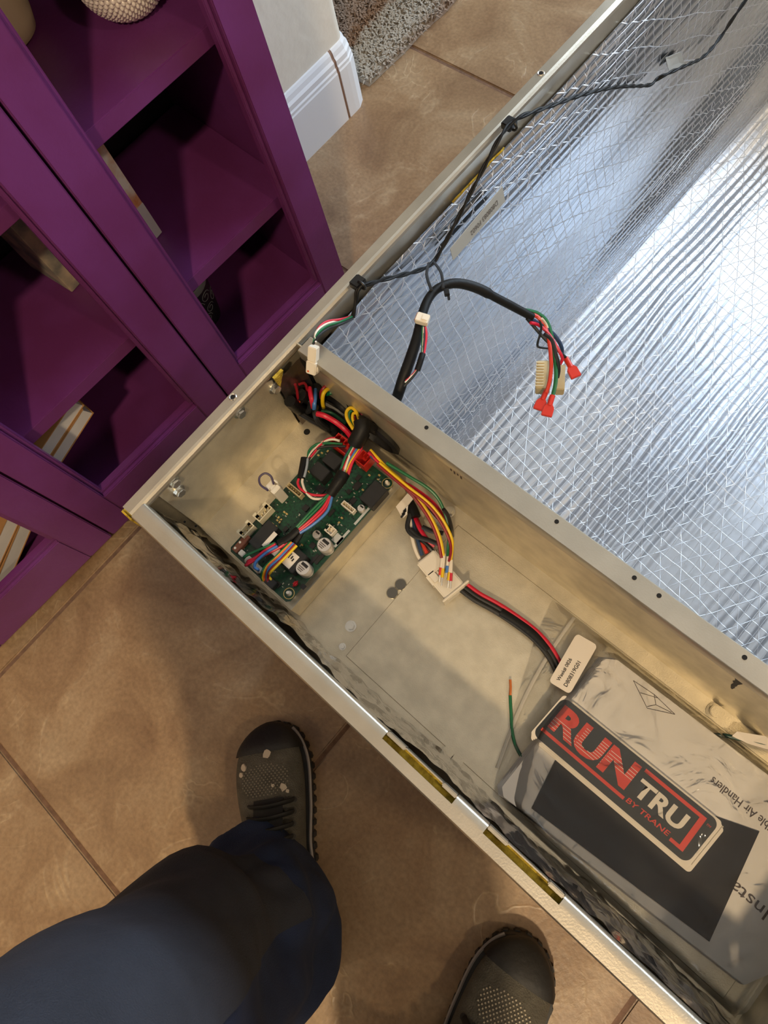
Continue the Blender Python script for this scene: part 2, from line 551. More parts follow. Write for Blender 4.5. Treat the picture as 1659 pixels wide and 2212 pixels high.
def text(name, s, o, U, V, material, parent, weight=0.0, lift=Vector((0, 0, 0.0003)), label=None):
    """lettering as thin geometry, its bounding box mapped on the parallelogram o, U, V"""
    cu = bpy.data.curves.new('lettering', 'FONT')
    cu.body = s
    cu.size = 1.0
    cu.offset = weight
    cu.resolution_u = 4
    t = bpy.data.objects.new('lettering', cu)
    COL.objects.link(t)
    dg = bpy.context.evaluated_depsgraph_get()
    me = bpy.data.meshes.new_from_object(t.evaluated_get(dg))
    bpy.data.objects.remove(t)
    xs = [v.co.x for v in me.vertices]; ys = [v.co.y for v in me.vertices]
    x0, x1, y0, y1 = min(xs), max(xs), min(ys), max(ys)
    off = ORG.get(root_of(parent).name, Vector((0, 0, 0)))
    o, U, V = Vector(o), Vector(U), Vector(V)
    for v in me.vertices:
        v.co = o + U * ((v.co.x - x0) / (x1 - x0)) + V * ((v.co.y - y0) / (y1 - y0)) + lift - off
    me.materials.clear(); me.materials.append(material)
    me.name = name
    ob = bpy.data.objects.new(name, me)
    COL.objects.link(ob)
    ob.parent = parent
    if label:
        ob['label'] = label
    return ob


def fbm(x, y, z=0.0):
    return noise.noise(Vector((x, y, z)))


# ================================================================== THE SETTING
PITCH = 0.481
GX, GY = 0.1625, -0.448
fl = structure('floor', MB().box(-3.2, 3.4, -2.9, 3.8, -0.06, -0.0025), GROUT)
tile_me = None
HT = PITCH / 2 - 0.0032
for i in range(-7, 7):
    for j in range(-5, 9):
        cx, cy = GX + PITCH * (i + 0.5), GY + PITCH * (j + 0.5)
        if cx < -3.0 or cx > 3.2 or cy < -2.7 or cy > 3.6:
            continue
        if tile_me is None:
            t = obj('tile', MB().box(-HT, HT, -HT, HT, -0.008, 0.0), TILE, fl, bevel=0.0022, seg=2, loc=(cx, cy, 0))
            tile_me = t
        else:
            clone(tile_me, (cx, cy, 0), fl)
# wall with bull-nosed end behind the bookcase
WX = -0.625
WY = 0.832
prof = [(WX - 0.13, -2.9), (WX, -2.9), (WX, WY - 0.02)]
for k in range(1, 7):
    a = math.radians(90 * k / 6)
    prof.append((WX - 0.02 + 0.02 * math.cos(a), WY - 0.02 + 0.02 * math.sin(a)))
for k in range(0, 7):
    a = math.radians(90 + 90 * k / 6)
    prof.append((WX - 0.11 + 0.02 * math.cos(a), WY - 0.02 + 0.02 * math.sin(a)))
structure('wall_left', MB().prism(prof, 0, 2.6), WALLP, smooth=True)
# baseboard: moulded profile (offset from wall, height)
BP = [(0, 0), (0.015, 0), (0.015, 0.098), (0.0135, 0.101), (0.0135, 0.106), (0.0115, 0.109), (0.0115, 0.118), (0.008, 0.123), (0.006, 0.131), (0.003, 0.136), (0, 0.137)]
GAPY = 0.787
structure('baseboard_left', MB().prism_along(BP, (WX, -2.9, 0), (1, 0, 0), (0, 0, 1), (0, GAPY - 0.003 + 2.9, 0)), TRIMW)
gp = structure('trim_1', MB().prism_along([(p * 0.86, q * 0.995) for p, q in BP], (WX, GAPY - 0.003, 0), (1, 0, 0), (0, 0, 1), (0, 0.006, 0)), CAULK)
# baseboard piece bent round the bull nose
bm_ = MB()
path = []
for (px, py, nx, ny) in [(WX, GAPY + 0.003, 1, 0), (WX, WY - 0.024, 1, 0)] + [(WX - 0.02 + 0.02 * math.cos(math.radians(a)), WY - 0.02 + 0.02 * math.sin(math.radians(a)), math.cos(math.radians(a)), math.sin(math.radians(a))) for a in (12, 45, 78)] + [(WX - 0.024, WY, 0, 1), (WX - 0.105, WY, 0, 1)]:
    path.append([Vector((px + nx * p, py + ny * p, q)) for p, q in BP])
bm_.rings(path)
structure('baseboard_end', bm_, TRIMW)
# rest of the room, out of the frame
structure('wall_right', MB().box(3.2, 3.3, -2.9, 3.8, 0, 2.6), ROOMW)
structure('wall_front', MB().box(-0.75, 3.3, -2.95, -2.85, 0, 2.6), ROOMW)
structure('wall_far_left', MB().box(-3.1, -3.0, 0.7, 3.8, 0, 2.6), ROOMW)
structure('wall_side', MB().box(-3.1, -0.75, 0.55, 0.68, 0, 2.6), ROOMW)
structure('wall_back', MB().box(-3.1, -0.66, 2.35, 2.45, 0, 2.6).box(1.36, 3.3, 2.35, 2.45, 0, 2.6).box(-0.66, 1.36, 2.35, 2.45, 0, 0.06).box(-0.66, 1.36, 2.35, 2.45, 2.14, 2.6), ROOMW)
wf = structure('window_1', MB().box(-0.66, -0.60, 2.35, 2.43, 0.06, 2.14).box(1.30, 1.36, 2.35, 2.43, 0.06, 2.14).box(-0.60, 1.30, 2.35, 2.43, 0.06, 0.12).box(-0.60, 1.30, 2.35, 2.43, 2.08, 2.14).box(0.32, 0.38, 2.35, 2.43, 0.12, 2.08), TRIMW)
obj('pane', MB().box(-0.60, 0.32, 2.39, 2.395, 0.12, 2.08), SKYPANE, wf)
obj('pane', MB().box(0.38, 1.30, 2.39, 2.395, 0.12, 2.08), SKYPANE, wf)
structure('ceiling', MB().box(-3.1, 3.3, -2.95, 3.8, 2.6, 2.7), CEIL)
for k, (lx, ly, lz) in enumerate(LAMPS):
    t = thing('ceiling_lamp', ['round recessed lamp in the ceiling above the standing person', 'round recessed lamp in the ceiling right of the steel cabinet', 'round recessed lamp in the ceiling behind the standing person'][k], 'lamp', (lx, ly, 2.6), 'recessed ceiling lamps')
    ring = []
    for (rr, zz) in ((0.115, 2.6), (0.115, 2.59), (0.09, 2.588), (0.086, 2.6)):
        ring.append([Vector((lx + rr * math.cos(2 * math.pi * i / 28), ly + rr * math.sin(2 * math.pi * i / 28), zz)) for i in range(28)])
    obj('trim_ring', MB().rings(ring, cap=False), TRIMW, t, smooth=True)
    obj('lens', MB().cyl((lx, ly, 2.5995), (0, 0, -1), 0.086, 0.003, 28), LAMPEM, t)

# rug beyond the wall end
t = thing('shag_rug', 'shaggy rug in grey and brown bands beyond the white wall corner', 'rug', (-1.3, 1.5, 0))
rows = []
for j in range(61):
    y = 0.868 + 1.2 * j / 60
    rows.append([Vector((-1.9 + 1.272 * i / 60 + 0.006 * fbm(y * 18, 2.3), y, 0.010 + 0.006 * fbm(i * 0.9, j * 0.9))) for i in range(61)])
g_ = MB().grid(rows)
edge = rows[0] + [r_[-1] for r_ in rows[1:]] + rows[-1][::-1][1:] + [r_[0] for r_ in rows[::-1][1:-1]]
n = len(g_.v)
g_.add([(p.x, p.y, 0.001) for p in edge] + [tuple(p) for p in edge], [(i, (i + 1) % len(edge), len(edge) + (i + 1) % len(edge), len(edge) + i) for i in range(len(edge))])
obj('rug_base', g_, RUG, t, smooth=True)
pile = MB()
for k in range(9000):
    x = -1.15 + 0.524 * random.random(); y = 0.87 + 0.42 * random.random()
    a = random.random() * 6.28; l = 0.012 + 0.010 * random.random(); wd = 0.0022
    dx, dy = math.cos(a), math.sin(a)
    p0 = Vector((x, y, 0.008)); p1 = p0 + Vector((dx * l * .5, dy * l * .5, 0.012)); p2 = p0 + Vector((dx * l, dy * l, 0.009))
    s_ = Vector((-dy, dx, 0)) * wd
    pile.add([p0 - s_, p0 + s_, p1 + s_, p1 - s_, p2], [(0, 1, 2, 3), (3, 2, 4)])
obj('pile', pile, RUG, t, kind='stuff')

# ================================================================== BOOKCASE
bc = thing('bookcase', 'purple painted bookcase with framed doors standing against the wall', 'bookcase', (-0.307, 0, 0), rotz=-0.035, local=True)
GAPS = [0.462, 0.1885, -0.0945, -0.372]
BH, BD = 0.86, -0.295
for k, y in enumerate(GAPS):
    yy = y - 0.018 if k == 0 else (y + 0.0 if k == 3 else y - 0.009)
    obj('side_panel' if k in (0, 3) else 'partition', MB().box(BD, -0.021, yy, yy + 0.018, 0.05, BH), PURPLE, bc, bevel=0.001)
for k in range(3):
    y0, y1 = GAPS[k + 1], GAPS[k]
    ya = y0 + (0.018 if k == 2 else 0.009); yb = y1 - (0.018 if k == 0 else 0.009)
    for z0, z1 in ((0.28, 0.302), (0.52, 0.542)):
        obj('shelf', MB().box(BD + 0.006, -0.030, ya, yb, z0, z1), PURPLE, bc, bevel=0.0012)
    obj('bottom_shelf', MB().box(BD + 0.006, -0.0215, ya, yb, 0.052, 0.07), PURPLE, bc)
    dr = obj('door', MB().box(-0.020, 0.0, y0 + 0.0015, y0 + 0.0435, 0.05, BH), PURPLE, bc, bevel=0.0015)   # hinge stile carries the frame
    obj('stile', MB().box(-0.020, 0.0, y1 - 0.0465, y1 - 0.0015, 0.05, BH), PURPLE, dr, bevel=0.0015)
    obj('rail', MB().box(-0.020, 0.0, y0 + 0.0435, y1 - 0.0465, 0.05, 0.137), PURPLE, dr, bevel=0.0015)
    obj('rail', MB().box(-0.020, 0.0, y0 + 0.0435, y1 - 0.0465, BH - 0.06, BH), PURPLE, dr, bevel=0.0015)
    a0, a1, c0, c1 = y0 + 0.0435, y1 - 0.0465, 0.137, BH - 0.06
    mo = MB()
    for (p0, p1, q0, q1) in ((a0, a1, c0, c0 + 0.006), (a0, a1, c1 - 0.006, c1), (a0, a0 + 0.006, c0 + 0.006, c1 - 0.006), (a1 - 0.006, a1, c0 + 0.006, c1 - 0.006)):
        mo.box(-0.018, -0.006, p0, p1, q0, q1)
    obj('molding', mo, PURPLE, dr, bevel=0.0012)
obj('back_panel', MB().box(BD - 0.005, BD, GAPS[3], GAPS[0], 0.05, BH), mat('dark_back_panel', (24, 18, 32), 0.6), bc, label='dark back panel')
obj('top_panel', MB().box(BD - 0.005, 0.004, GAPS[3] - 0.004, GAPS[0] + 0.004, BH, BH + 0.02), PURPLE, bc, bevel=0.0015)
obj('plinth', MB().box(BD, -0.045, GAPS[3] + 0.002, GAPS[0] - 0.002, 0.0, 0.05), PURPLE, bc)

# things on the shelves
ZS1, ZS2, ZS0 = 0.302, 0.542, 0.07
# bumpy pearl vase: rows of little studs
c = Vector((-0.4136, 0.393, ZS2))
t = thing('studded_vase', 'round pearl vase covered in rows of small studs on purple shelf', 'vase', c)
R_ = 0.046
prof = [(0.012, 0.0)] + [(R_ * math.sin(math.radians(a)), 0.043 - 0.043 * math.cos(math.radians(a))) for a in range(18, 160, 8)] + [(0.018, 0.086), (0.020, 0.090)]
obj('body', MB().lathe(c, prof, 40), BUMPY, t, smooth=True)
st = MB()
for a in range(14, 158, 6):
    rr = R_ * math.sin(math.radians(a)); zz = 0.043 - 0.043 * math.cos(math.radians(a))
    nn = max(8, int(2 * math.pi * rr / 0.0062))
    for i in range(nn):
        th = 2 * math.pi * (i + 0.5 * ((a // 6) % 2)) / nn
        nrm = Vector((math.cos(th) * math.sin(math.radians(a)), math.sin(th) * math.sin(math.radians(a)), -math.cos(math.radians(a))))
        p = c + Vector((rr * math.cos(th), rr * math.sin(th), zz))
        tx = nrm.orthogonal().normalized(); ty = nrm.cross(tx)
        q = 0.0031
        st.add([p + tx * q, p + ty * q, p - tx * q, p - ty * q, p + nrm * 0.0026 + tx * q * .45, p + nrm * 0.0026 + ty * q * .45, p + nrm * 0.0026 - tx * q * .45, p + nrm * 0.0026 - ty * q * .45],
               [(0, 1, 5, 4), (1, 2, 6, 5), (2, 3, 7, 6), (3, 0, 4, 7), (4, 5, 6, 7)])
obj('studs', st, BUMPY, t, smooth=True, kind='stuff', auto=False)
# plain cream jar further left
c = Vector((-0.520, 0.285, ZS2))
t = thing('cream_jar', 'smooth cream ceramic jar half hidden by the purple door stile', 'jar', c)
obj('body', MB().lathe(c, [(0.030, 0.0), (0.036, 0.004), (0.041, 0.02), (0.043, 0.05), (0.042, 0.08), (0.034, 0.10), (0.026, 0.108), (0.028, 0.118), (0.022, 0.118), (0.020, 0.10)], 36), CANDLE, t, smooth=True)


def panel_thing(name, label, cat, c, ang, w_, th_, h_, m_face, m_edge, band=0.0, group=None):
    """upright slab: edge (thickness) faces the room, c = front bottom corner"""
    t = thing(name, label, cat, c, group)
    dx = Vector((-math.cos(ang), -math.sin(ang), 0)); dy = Vector((-dx.y, dx.x, 0)); dz = Vector((0, 0, 1))
    c = Vector(c)
    mb = MB(); mb.obox(c + dx * (w_ / 2) + dz * (h_ / 2), dx, dy, dz, w_, th_, h_)
    obj('board', mb, m_face, t, bevel=0.001)
    if band:
        obj('white_edge', MB().obox(c - dx * 0.0003 + dz * (band / 2 + 0.001), dx, dy, dz, 0.0012, th_ * 0.98, band), m_edge, t)
    return t


panel_thing('art_canvas', 'upright art panel with orange marbling and a white lower edge', 'picture', (-0.418, 0.272, ZS1 + 0.0005), 0.12, 0.10, 0.017, 0.20, ART1, BOOKW, 0.055)
panel_thing('art_canvas', 'upright art panel with grey green marbling in the middle door', 'picture', (-0.455, 0.150, ZS1 + 0.0005), 0.10, 0.09, 0.026, 0.20, ART2, BOOKW, 0.0)


def leaning_book(label, p0, p1, th_, depth, group):
    """book leaning in the shelf: p0 lower end, p1 upper end of its front edge"""
    p0, p1 = Vector(p0), Vector(p1)
    ax = (p1 - p0).normalized(); dx = Vector((-1, 0, 0)); ay = ax.cross(dx).normalized()
    t = thing('book', label, 'book', p0, group)
    c = (p0 + p1) / 2 + dx * (depth / 2)
    L_ = (p1 - p0).length
    obj('page_block', MB().obox(c, ax, dx, ay, L_ - 0.004, depth - 0.002, th_ - 0.003), BOOKW, t)
    cv = MB()
    cv.obox(c + ay * (th_ / 2 - 0.0008), ax, dx, ay, L_, depth, 0.0015)
    cv.obox(c - ay * (th_ / 2 - 0.0008), ax, dx, ay, L_, depth, 0.0015)
    obj('cover', cv, BOOKL, t)
    return t


for k, dzz in enumerate((0.0, 0.024)):
    leaning_book(['white edged book leaning low in the middle door', 'white edged book leaning on another book in the middle door'][k],
                 (-0.372, -0.065 - 0.01 * k, 0.186 + dzz), (-0.372, 0.030, 0.214 + dzz), 0.022, 0.13, 'books leaning in the bookcase')
for k, dzz in enumerate((0.0, 0.028)):
    leaning_book(['white edged book leaning low in the leftmost door', 'white edged book leaning on another book in the leftmost door'][k],
                 (-0.372, -0.255 - 0.01 * k, 0.086 + dzz), (-0.372, -0.140, 0.148 + dzz), 0.024, 0.13, 'books leaning in the bookcase')
# black mug with chalk scrolls
c = Vector((-0.465, 0.274, ZS0 + 0.0005))
t = thing('scroll_mug', 'black tumbler with pale scroll drawing in the lowest shelf', 'tumbler', c)
obj('body', MB().lathe(c, [(0.026, 0), (0.030, 0.003), (0.034, 0.03), (0.038, 0.07), (0.040, 0.10), (0.036, 0.10), (0.034, 0.07), (0.028, 0.008)], 32), MUG, t, smooth=True)
obj('rim_band', MB().lathe(c, [(0.0395, 0.088), (0.0402, 0.090), (0.0405, 0.101), (0.0385, 0.1015), (0.0375, 0.09)], 32), CHALK, t, smooth=True)
sc_ = MB()
for (th0, z0, rr) in ((-0.3, 0.062, 0.013), (0.25, 0.045, 0.010), (0.3, 0.072, 0.011), (-0.1, 0.030, 0.010), (-0.75, 0.045, 0.012), (0.8, 0.055, 0.012)):
    pts = []
    for k in range(22):
        a = k * 0.42; r2 = rr * (1 - k / 30)
        th = th0 + r2 * math.cos(a) / 0.037; zz = z0 + r2 * math.sin(a)
        R2 = 0.030 + 0.010 * zz / 0.1 + 0.0008
        R2 = 0.0305 + (zz / 0.1) * 0.0102
        pts.append(c + Vector((R2 * math.cos(th), R2 * math.sin(th), zz)))
    sc_.tube(pts, 0.0007, 5, 2)
obj('scroll', sc_, CHALK, t)

# ================================================================== AIR HANDLER CABINET
ZT, W, L = 0.53, 0.605, 1.45
ah = thing('air_handler', 'open galvanised steel air handler cabinet lying on the tiles, foil lined', 'air handler', (W / 2, L / 2, 0))
SX = 0.0105
obj('left_panel', MB().box(0.0, 0.0012, 0.0, L, 0.001, 0.512), GALV, ah)
obj('right_panel', MB().box(W - 0.0012, W, 0.0, L, 0.001, 0.512), GALV, ah)
obj('front_panel', MB().box(0.0012, W - 0.0012, 0.0, 0.0012, 0.001, 0.512), GALV, ah)
obj('far_panel', MB().box(0.0012, W - 0.0012, L - 0.0012, L, 0.001, 0.53), GALV, ah)
obj('base_panel', MB().box(0.0, W, 0.0, L, 0.0, 0.0015), GALV, ah)
RP = [(0, 0.512), (0, 0.5285), (0.0012, 0.53), (0.0098, 0.53), (0.0118, 0.5292), (0.0136, 0.5274), (0.0145, 0.5250), (0.0145, 0.5225), (0.0135, 0.5225), (0.0135, 0.5245), (0.0110, 0.5278), (0.0016, 0.5284), (0.0014, 0.512)]
rl = obj('side_rail', MB().prism_along(RP, (0, 0.0015, 0), (1, 0, 0), (0, 0, 1), (0, L - 0.0015, 0)), GALV_BRIGHT, ah)
rr_ = obj('side_rail', MB().prism_along(RP, (W, 0.0015, 0), (-1, 0, 0), (0, 0, 1), (0, L - 0.0015, 0)), GALV_BRIGHT, ah)
obj('rail_lip', MB().box(0.0135, 0.0145, 0.2127, L - 0.002, 0.5035, 0.5225), GALV_BRIGHT, rl)
obj('rail_lip', MB().box(W - 0.0145, W - 0.0135, 0.0160, L - 0.002, 0.5035, 0.5225), GALV_BRIGHT, rr_)
for (px, py) in ((502, 857), (1162, 155), (1330, -15)):
    p = at(px, py, ZT)
    h_ = obj('screw_hole', MB().cyl((0.0052, p.y, ZT - 0.002), (0, 0, 1), 0.0021, 0.0024, 14), HOLE, rl)
    obj('dimple', MB().lathe((0.0052, p.y, ZT), [(0.0021, 0.0003), (0.0030, 0.0008), (0.0036, 0.0)], 16, False), ZINC, rl, smooth=True)
obj('insulation_end', MB().box(-0.004, 0.012, -0.003, 0.0008, 0.500, 0.524), FIBRE, ah, bevel=0.002)
# front rail with two slots
S1 = (at(827, 1593, ZT).x, at(976, 1736, ZT).x)
S2 = (at(1044, 1798, ZT).x, at(1210, 1951, ZT).x)
fr_ = obj('front_rail', MB().prism_along([(0.0, 0.512), (0.0, 0.5285), (0.0012, 0.53), (0.0088, 0.53), (0.0088, 0.5285), (0.0016, 0.528), (0.0014, 0.512)], (0.0135, 0, 0), (0, 1, 0), (0, 0, 1), (W - 0.027, 0, 0)), GALV_BRIGHT, ah, smooth=True)
segs = [(0.0135, S1[0]), (S1[1], S2[0]), (S2[1], W - 0.0135)]
TOPP = [(0.0088, 0.5285), (0.0088, 0.53), (0.0135, 0.53), (0.0150, 0.5290), (0.0158, 0.5268), (0.0158, 0.512), (0.0146, 0.512), (0.0146, 0.526), (0.0135, 0.5285)]
for (a, b_) in segs:
    obj('rail_web', MB().prism_along(TOPP, (a, 0, 0), (0, 1, 0), (0, 0, 1), (b_ - a, 0, 0)), GALV_BRIGHT, fr_, smooth=True)
for (a, b_) in (S1, S2):
    l_ = b_ - a
    for (c0, c1) in ((0.0, 0.27), (0.80, 1.0)):
        obj('tab', MB().box(a + l_ * c0, a + l_ * c1, 0.0128, 0.0156, 0.514, 0.5302), GALV_BRIGHT, fr_, bevel=0.0007)
    obj('insulation', MB().box(a - 0.01, b_ + 0.01, 0.0082, 0.0143, 0.500, 0.5225), FIBRE, fr_)
    obj('slot_lip', MB().box(a + l_ * 0.27, b_ - l_ * 0.2, 0.0143, 0.0152, 0.512, 0.5275), GALV_BRIGHT, fr_)
# compartment
ZF = 0.400
YW = 0.2005
fp = obj('compartment_floor', MB().box(0.0012, W - 0.0012, 0.0012, YW, ZF - 0.0015, ZF), GALV, ah)
ov = obj('raised_plate', MB().box(0.1935, 0.5750, 0.0275, 0.1870, ZF, ZF + 0.0010), GALV, ah, bevel=0.0004, seg=1)
for (px, py) in ((862, 1260), (844, 1278)):
    p = at(px, py, ZF)
    k_ = obj('knockout', MB().cyl((p.x + 0.002, p.y, ZF + 0.0004), (0, 0, 1), 0.0050, 0.0009, 22), mat('dull_knockout', (92, 92, 90), 0.5, 0.2), fp)
    obj('knockout_rim', MB().lathe((p.x + 0.002, p.y, ZF), [(0.0050, 0.0013), (0.0054, 0.0017), (0.0058, 0.0003)], 22, False), ZINC, fp, smooth=True)
for (px, py) in ((966, 1628), (985, 1646)):
    p = at(px, py, ZF)
    obj('knockout', MB().cyl((p.x, p.y + 0.001, ZF), (0, 0, 1), 0.0056, 0.0014, 22), GALV, fp, bevel=0.0003)
# divider between compartment and blower space
dv = obj('divider_wall', MB().box(0.0133, W - 0.0133, YW, YW + 0.0012, 0.0016, 0.5288), GALV, ah)
obj('divider_flange', MB().prism_along([(0.1955, 0.517), (0.1955, 0.5288), (0.1963, 0.53), (0.2118, 0.53), (0.2126, 0.5292), (0.2126, 0.520), (0.2118, 0.520), (0.2114, 0.5286), (0.1968, 0.5286), (0.1963, 0.517)], (0.0200, 0, 0), (0, 1, 0), (0, 0, 1), (W - 0.040, 0, 0)), GALV_BRIGHT, dv, smooth=True)
for (px, py) in ((920, 925), (1204, 1125), (1372, 1246), (1425, 1285), (1610, 1418)):
    p = at(px, py, ZT)
    obj('flange_hole', MB().cyl((p.x, 0.2072, ZT - 0.001), (0, 0, 1), 0.0017, 0.0013, 14), HOLE, dv)
# oval rubber grommet in the divider
p = aty(812, 930, YW)
gr = MB(); ringo = []
for (s_, yy) in ((1.0, YW - 0.0002), (1.06, YW - 0.004), (0.90, YW - 0.006), (0.82, YW - 0.003), (0.80, YW - 0.0004)):
    ringo.append([Vector((p.x + 0.030 * s_ * math.cos(2 * math.pi * i / 32), yy, p.z + 0.019 * s_ * math.sin(2 * math.pi * i / 32))) for i in range(32)])
obj('grommet', gr.rings(ringo, cap=False), BLACK, dv, smooth=True)
obj('grommet_hole', MB().add([(p.x + 0.0245 * math.cos(2 * math.pi * i / 32), YW - 0.0005, p.z + 0.0155 * math.sin(2 * math.pi * i / 32)) for i in range(32)], [tuple(range(32))]), HOLE, dv)
# stamped mark and black ink blot on the divider
mk = MB()
p = aty(985, 1020, YW)
for k in range(4):
    mk.box(p.x - 0.006 + 0.0035 * k, p.x - 0.0045 + 0.0035 * k, YW - 0.0004, YW - 0.0001, p.z - 0.004 - 0.002 * (k % 2), p.z + 0.006 - 0.003 * (k % 3))
obj('stamped_mark', mk, INKBROWN, dv)
pts = [(1440 + a / 6.913, 1380 + b_ / 6.913) for a, b_ in ((1135, 515), (1240, 600), (1215, 640), (1185, 660), (1120, 670), (1105, 690), (1070, 700), (1080, 715), (1030, 735), (1010, 715), (1015, 660), (1055, 640), (1040, 605), (1080, 600), (1075, 560), (1110, 540))]
pp = [aty(x, y, YW) for x, y in pts]
obj('ink_blot', MB().add([(q.x, YW - 0.0003, q.z - 0.008) for q in pp], [tuple(range(len(pp)))]), INK, dv)
# compartment end wall on the right
obj('end_plate', MB().box(0.5900, 0.5912, 0.0160, YW, ZF, 0.503), GALV, ah)
# steel bracket that carries the board: side plate, base plate, down-turned lip
ZB = 0.428
bk = obj('board_bracket', MB().box(SX, 0.1345, 0.0270, 0.1830, ZB - 0.001, ZB), GALV, ah)
bk_pts = [(0.0270, 0.0), (0.1650, 0.0), (0.1650, 0.086), (0.155, 0.0935), (0.0270, 0.0935)]
obj('side_plate', MB().prism_along(bk_pts, (SX, 0, ZB), (0, 1, 0), (0, 0, 1), (0.0010, 0, 0)), GALV, bk)
obj('front_lip', MB().box(SX, 0.1345, 0.0262, 0.0272, ZF + 0.001, ZB), GALV, bk)
obj('right_lip', MB().box(0.1335, 0.1347, 0.0270, 0.1800, ZF + 0.0005, ZB + 0.001), GALV, bk)
p = at(663, 933, ZB)
obj('bracket_hole', MB().cyl((p.x, p.y, ZB - 0.0005), (0, 0, 1), 0.0032, 0.0008, 18), HOLE, bk)


def hex_screw(p, axis, s=1.0, par=ah):
    a = Vector(axis)
    o = obj('hex_screw', MB().cyl((0, 0, 0), a, 0.0056 * s, 0.0012 * s, 20).cyl(a * 0.0012 * s, a, 0.0040 * s, 0.0036 * s, 6), ZINC, par, bevel=0.0003, loc=p)
    obj('screw_dish', MB().cyl(a * 0.0046 * s, a, 0.0025 * s, 0.0004 * s, 14), GALV, o)
    return o


for (px, py) in ((595, 840), (517, 890), (375, 1040), (388, 1062)):
    q = atx(px, py, SX + 0.003)
    hex_screw((SX + 0.001, q.y, min(q.z, 0.5180)), (1, 0, 0), 1.1)
for (px, py, s_) in ((758, 1353, 0.95), (740, 1397, 0.6), (971, 1106, 1.0), (952, 1137, 0.9)):
    hex_screw(at(px, py, ZF), (0, 0, 1), s_)
q = at(1545, 1535, ZF)
bo = obj('round_bolt', MB().cyl((0, 0, 0), (0, 0, 1), 0.0068, 0.0016, 24).cyl((0, 0, 0.0016), (0, 0, 1), 0.0048, 0.004, 24), GALV, ah, bevel=0.0006, loc=(q.x, q.y - 0.001, ZF))
for (px, py) in ((365, 1096), (436, 1152)):
    q = at(px, py, 0.46)
    obj('pin_hole', MB().cyl((0, 0, 0), (1, 0, 0.3), 0.0011, 0.0006, 10), HOLE, ah, loc=(SX + 0.0009, q.y, 0.44 + 0.02 * (px < 400)))


# foil facings ------------------------------------------------------
def ridge(u, v, pitch, seed):
    wv = u / pitch + 0.9 * fbm(v * 1.7, seed) + 0.95 * fbm(u * 9, v * 3.1, seed) + 0.25 * fbm(u * 30, v * 11, seed)
    a = 0.5 + 0.5 * math.sin(2 * math.pi * wv)
    amp = 0.50 + 1.15 * fbm(u * 6.0, v * 2.6, seed + 9.1)
    return max(amp, 0.12) * (a ** 0.7)


YF0 = 0.2016
nx, ny = 340, 130
rows = []
for j in range(ny + 1):
    y = YF0 + (L - 0.02 - YF0) * j / ny
    rows.append([Vector((0.027 + (W - 0.054) * i / nx, y, 0.018 + 0.0038 * ridge(W * i / nx, y, 0.0150, 3.0) + 0.010 * fbm(i * 0.018, y * 2.1, 4.4) + 0.012 * math.exp(-((i / nx * W) / 0.03) ** 2))) for i in range(nx + 1)])
obj('foil_floor', MB().grid(rows), FOIL_B, ah, smooth=True, auto=False)
nz_ = 330
rows = []
for j in range(ny + 1):
    y = YF0 + (L - 0.02 - YF0) * j / ny
    rows.append([Vector((0.0185 + 0.010 * (1 - i / nz_) + 0.0036 * ridge(0.5 * i / nz_, y, 0.0115, 7.7) + 0.006 * fbm(i * 0.02, y * 1.7, 8.8), y, 0.016 + 0.494 * i / nz_ + 0.006 * fbm(y * 9, 1.1) * (i / nz_))) for i in range(nz_ + 1)])
obj('foil_side', MB().grid(rows), FOIL_S, ah, smooth=True, auto=False)
rows = []
for j in range(61):
    y = YF0 + (L - 0.02 - YF0) * j / 60
    rows.append([Vector((W - 0.0205 - 0.008 * (1 - i / 60) - 0.002 * ridge(0.5 * i / 60, y, 0.03, 1.7), y, 0.016 + 0.494 * i / 60)) for i in range(61)])
obj('foil_side', MB().grid(rows), FOIL_S, ah, smooth=True, auto=False)
rows = []
for j in range(61):
    z = 0.016 + 0.49 * j / 60
    rows.append([Vector((0.02 + (W - 0.04) * i / 60, L - 0.02 - 0.004 * fbm(i * 0.2, j * 0.2, 3.3), z)) for i in range(61)])
obj('foil_end', MB().grid(rows), FOIL_E, ah, smooth=True, auto=False)
# rough glass-fibre edge where the foil is cut along the rail
fe = MB()
for k in range(38):
    y = 0.235 + k * 0.011 + 0.004 * random.random()
    if 0.40 < y < 0.475:
        fe.tube([(0.0165, y, 0.507), (0.0178 + 0.001 * random.random(), y + 0.006, 0.5095), (0.0165, y + 0.012, 0.507)], 0.0012, 5, 2)
obj('fibre_edge', fe, FIBRE, ah, smooth=True, kind='stuff')
# crumpled foil on the inside of the front panel and in the corner
rows = []
for j in range(161):
    x = 0.016 + (0.572) * j / 160
    rows.append([Vector((x, 0.0165 + 0.0040 * (1 - i / 14) + 0.0048 * abs(fbm(x * 60, i * 0.7, 2.2)) + 0.004 * fbm(x * 14, i * 0.15, 5.2), ZF + 0.001 + 0.116 * i / 14)) for i in range(15)])
obj('front_foil', MB().grid(rows), FOIL_C, ah, smooth=True, auto=False)
rows = []
for j in range(21):
    y = 0.166 + 0.030 * j / 20
    rows.append([Vector((0.0145 + 0.0014 * abs(fbm(y * 90, i * 0.35, 6.1)), y, 0.42 + 0.092 * i / 20)) for i in range(21)])
obj('corner_foil', MB().grid(rows), mat('shade_tinted_corner_foil', (120, 110, 104), 0.3, 0.9, bump=0.4, bump_scale=90), ah, smooth=True, auto=False)  # foil colour darkened to carry the shade of this corner
tq = [atx(593, 819, 0.0205), atx(612, 800, 0.0205), atx(606, 836, 0.0205)]
obj('insulation_tear', MB().add([tuple(q) for q in tq] + [(q.x - 0.003, q.y, q.z) for q in tq], [(0, 1, 2), (5, 4, 3), (0, 3, 4, 1), (1, 4, 5, 2), (2, 5, 3, 0)]), FIBRE, ah)
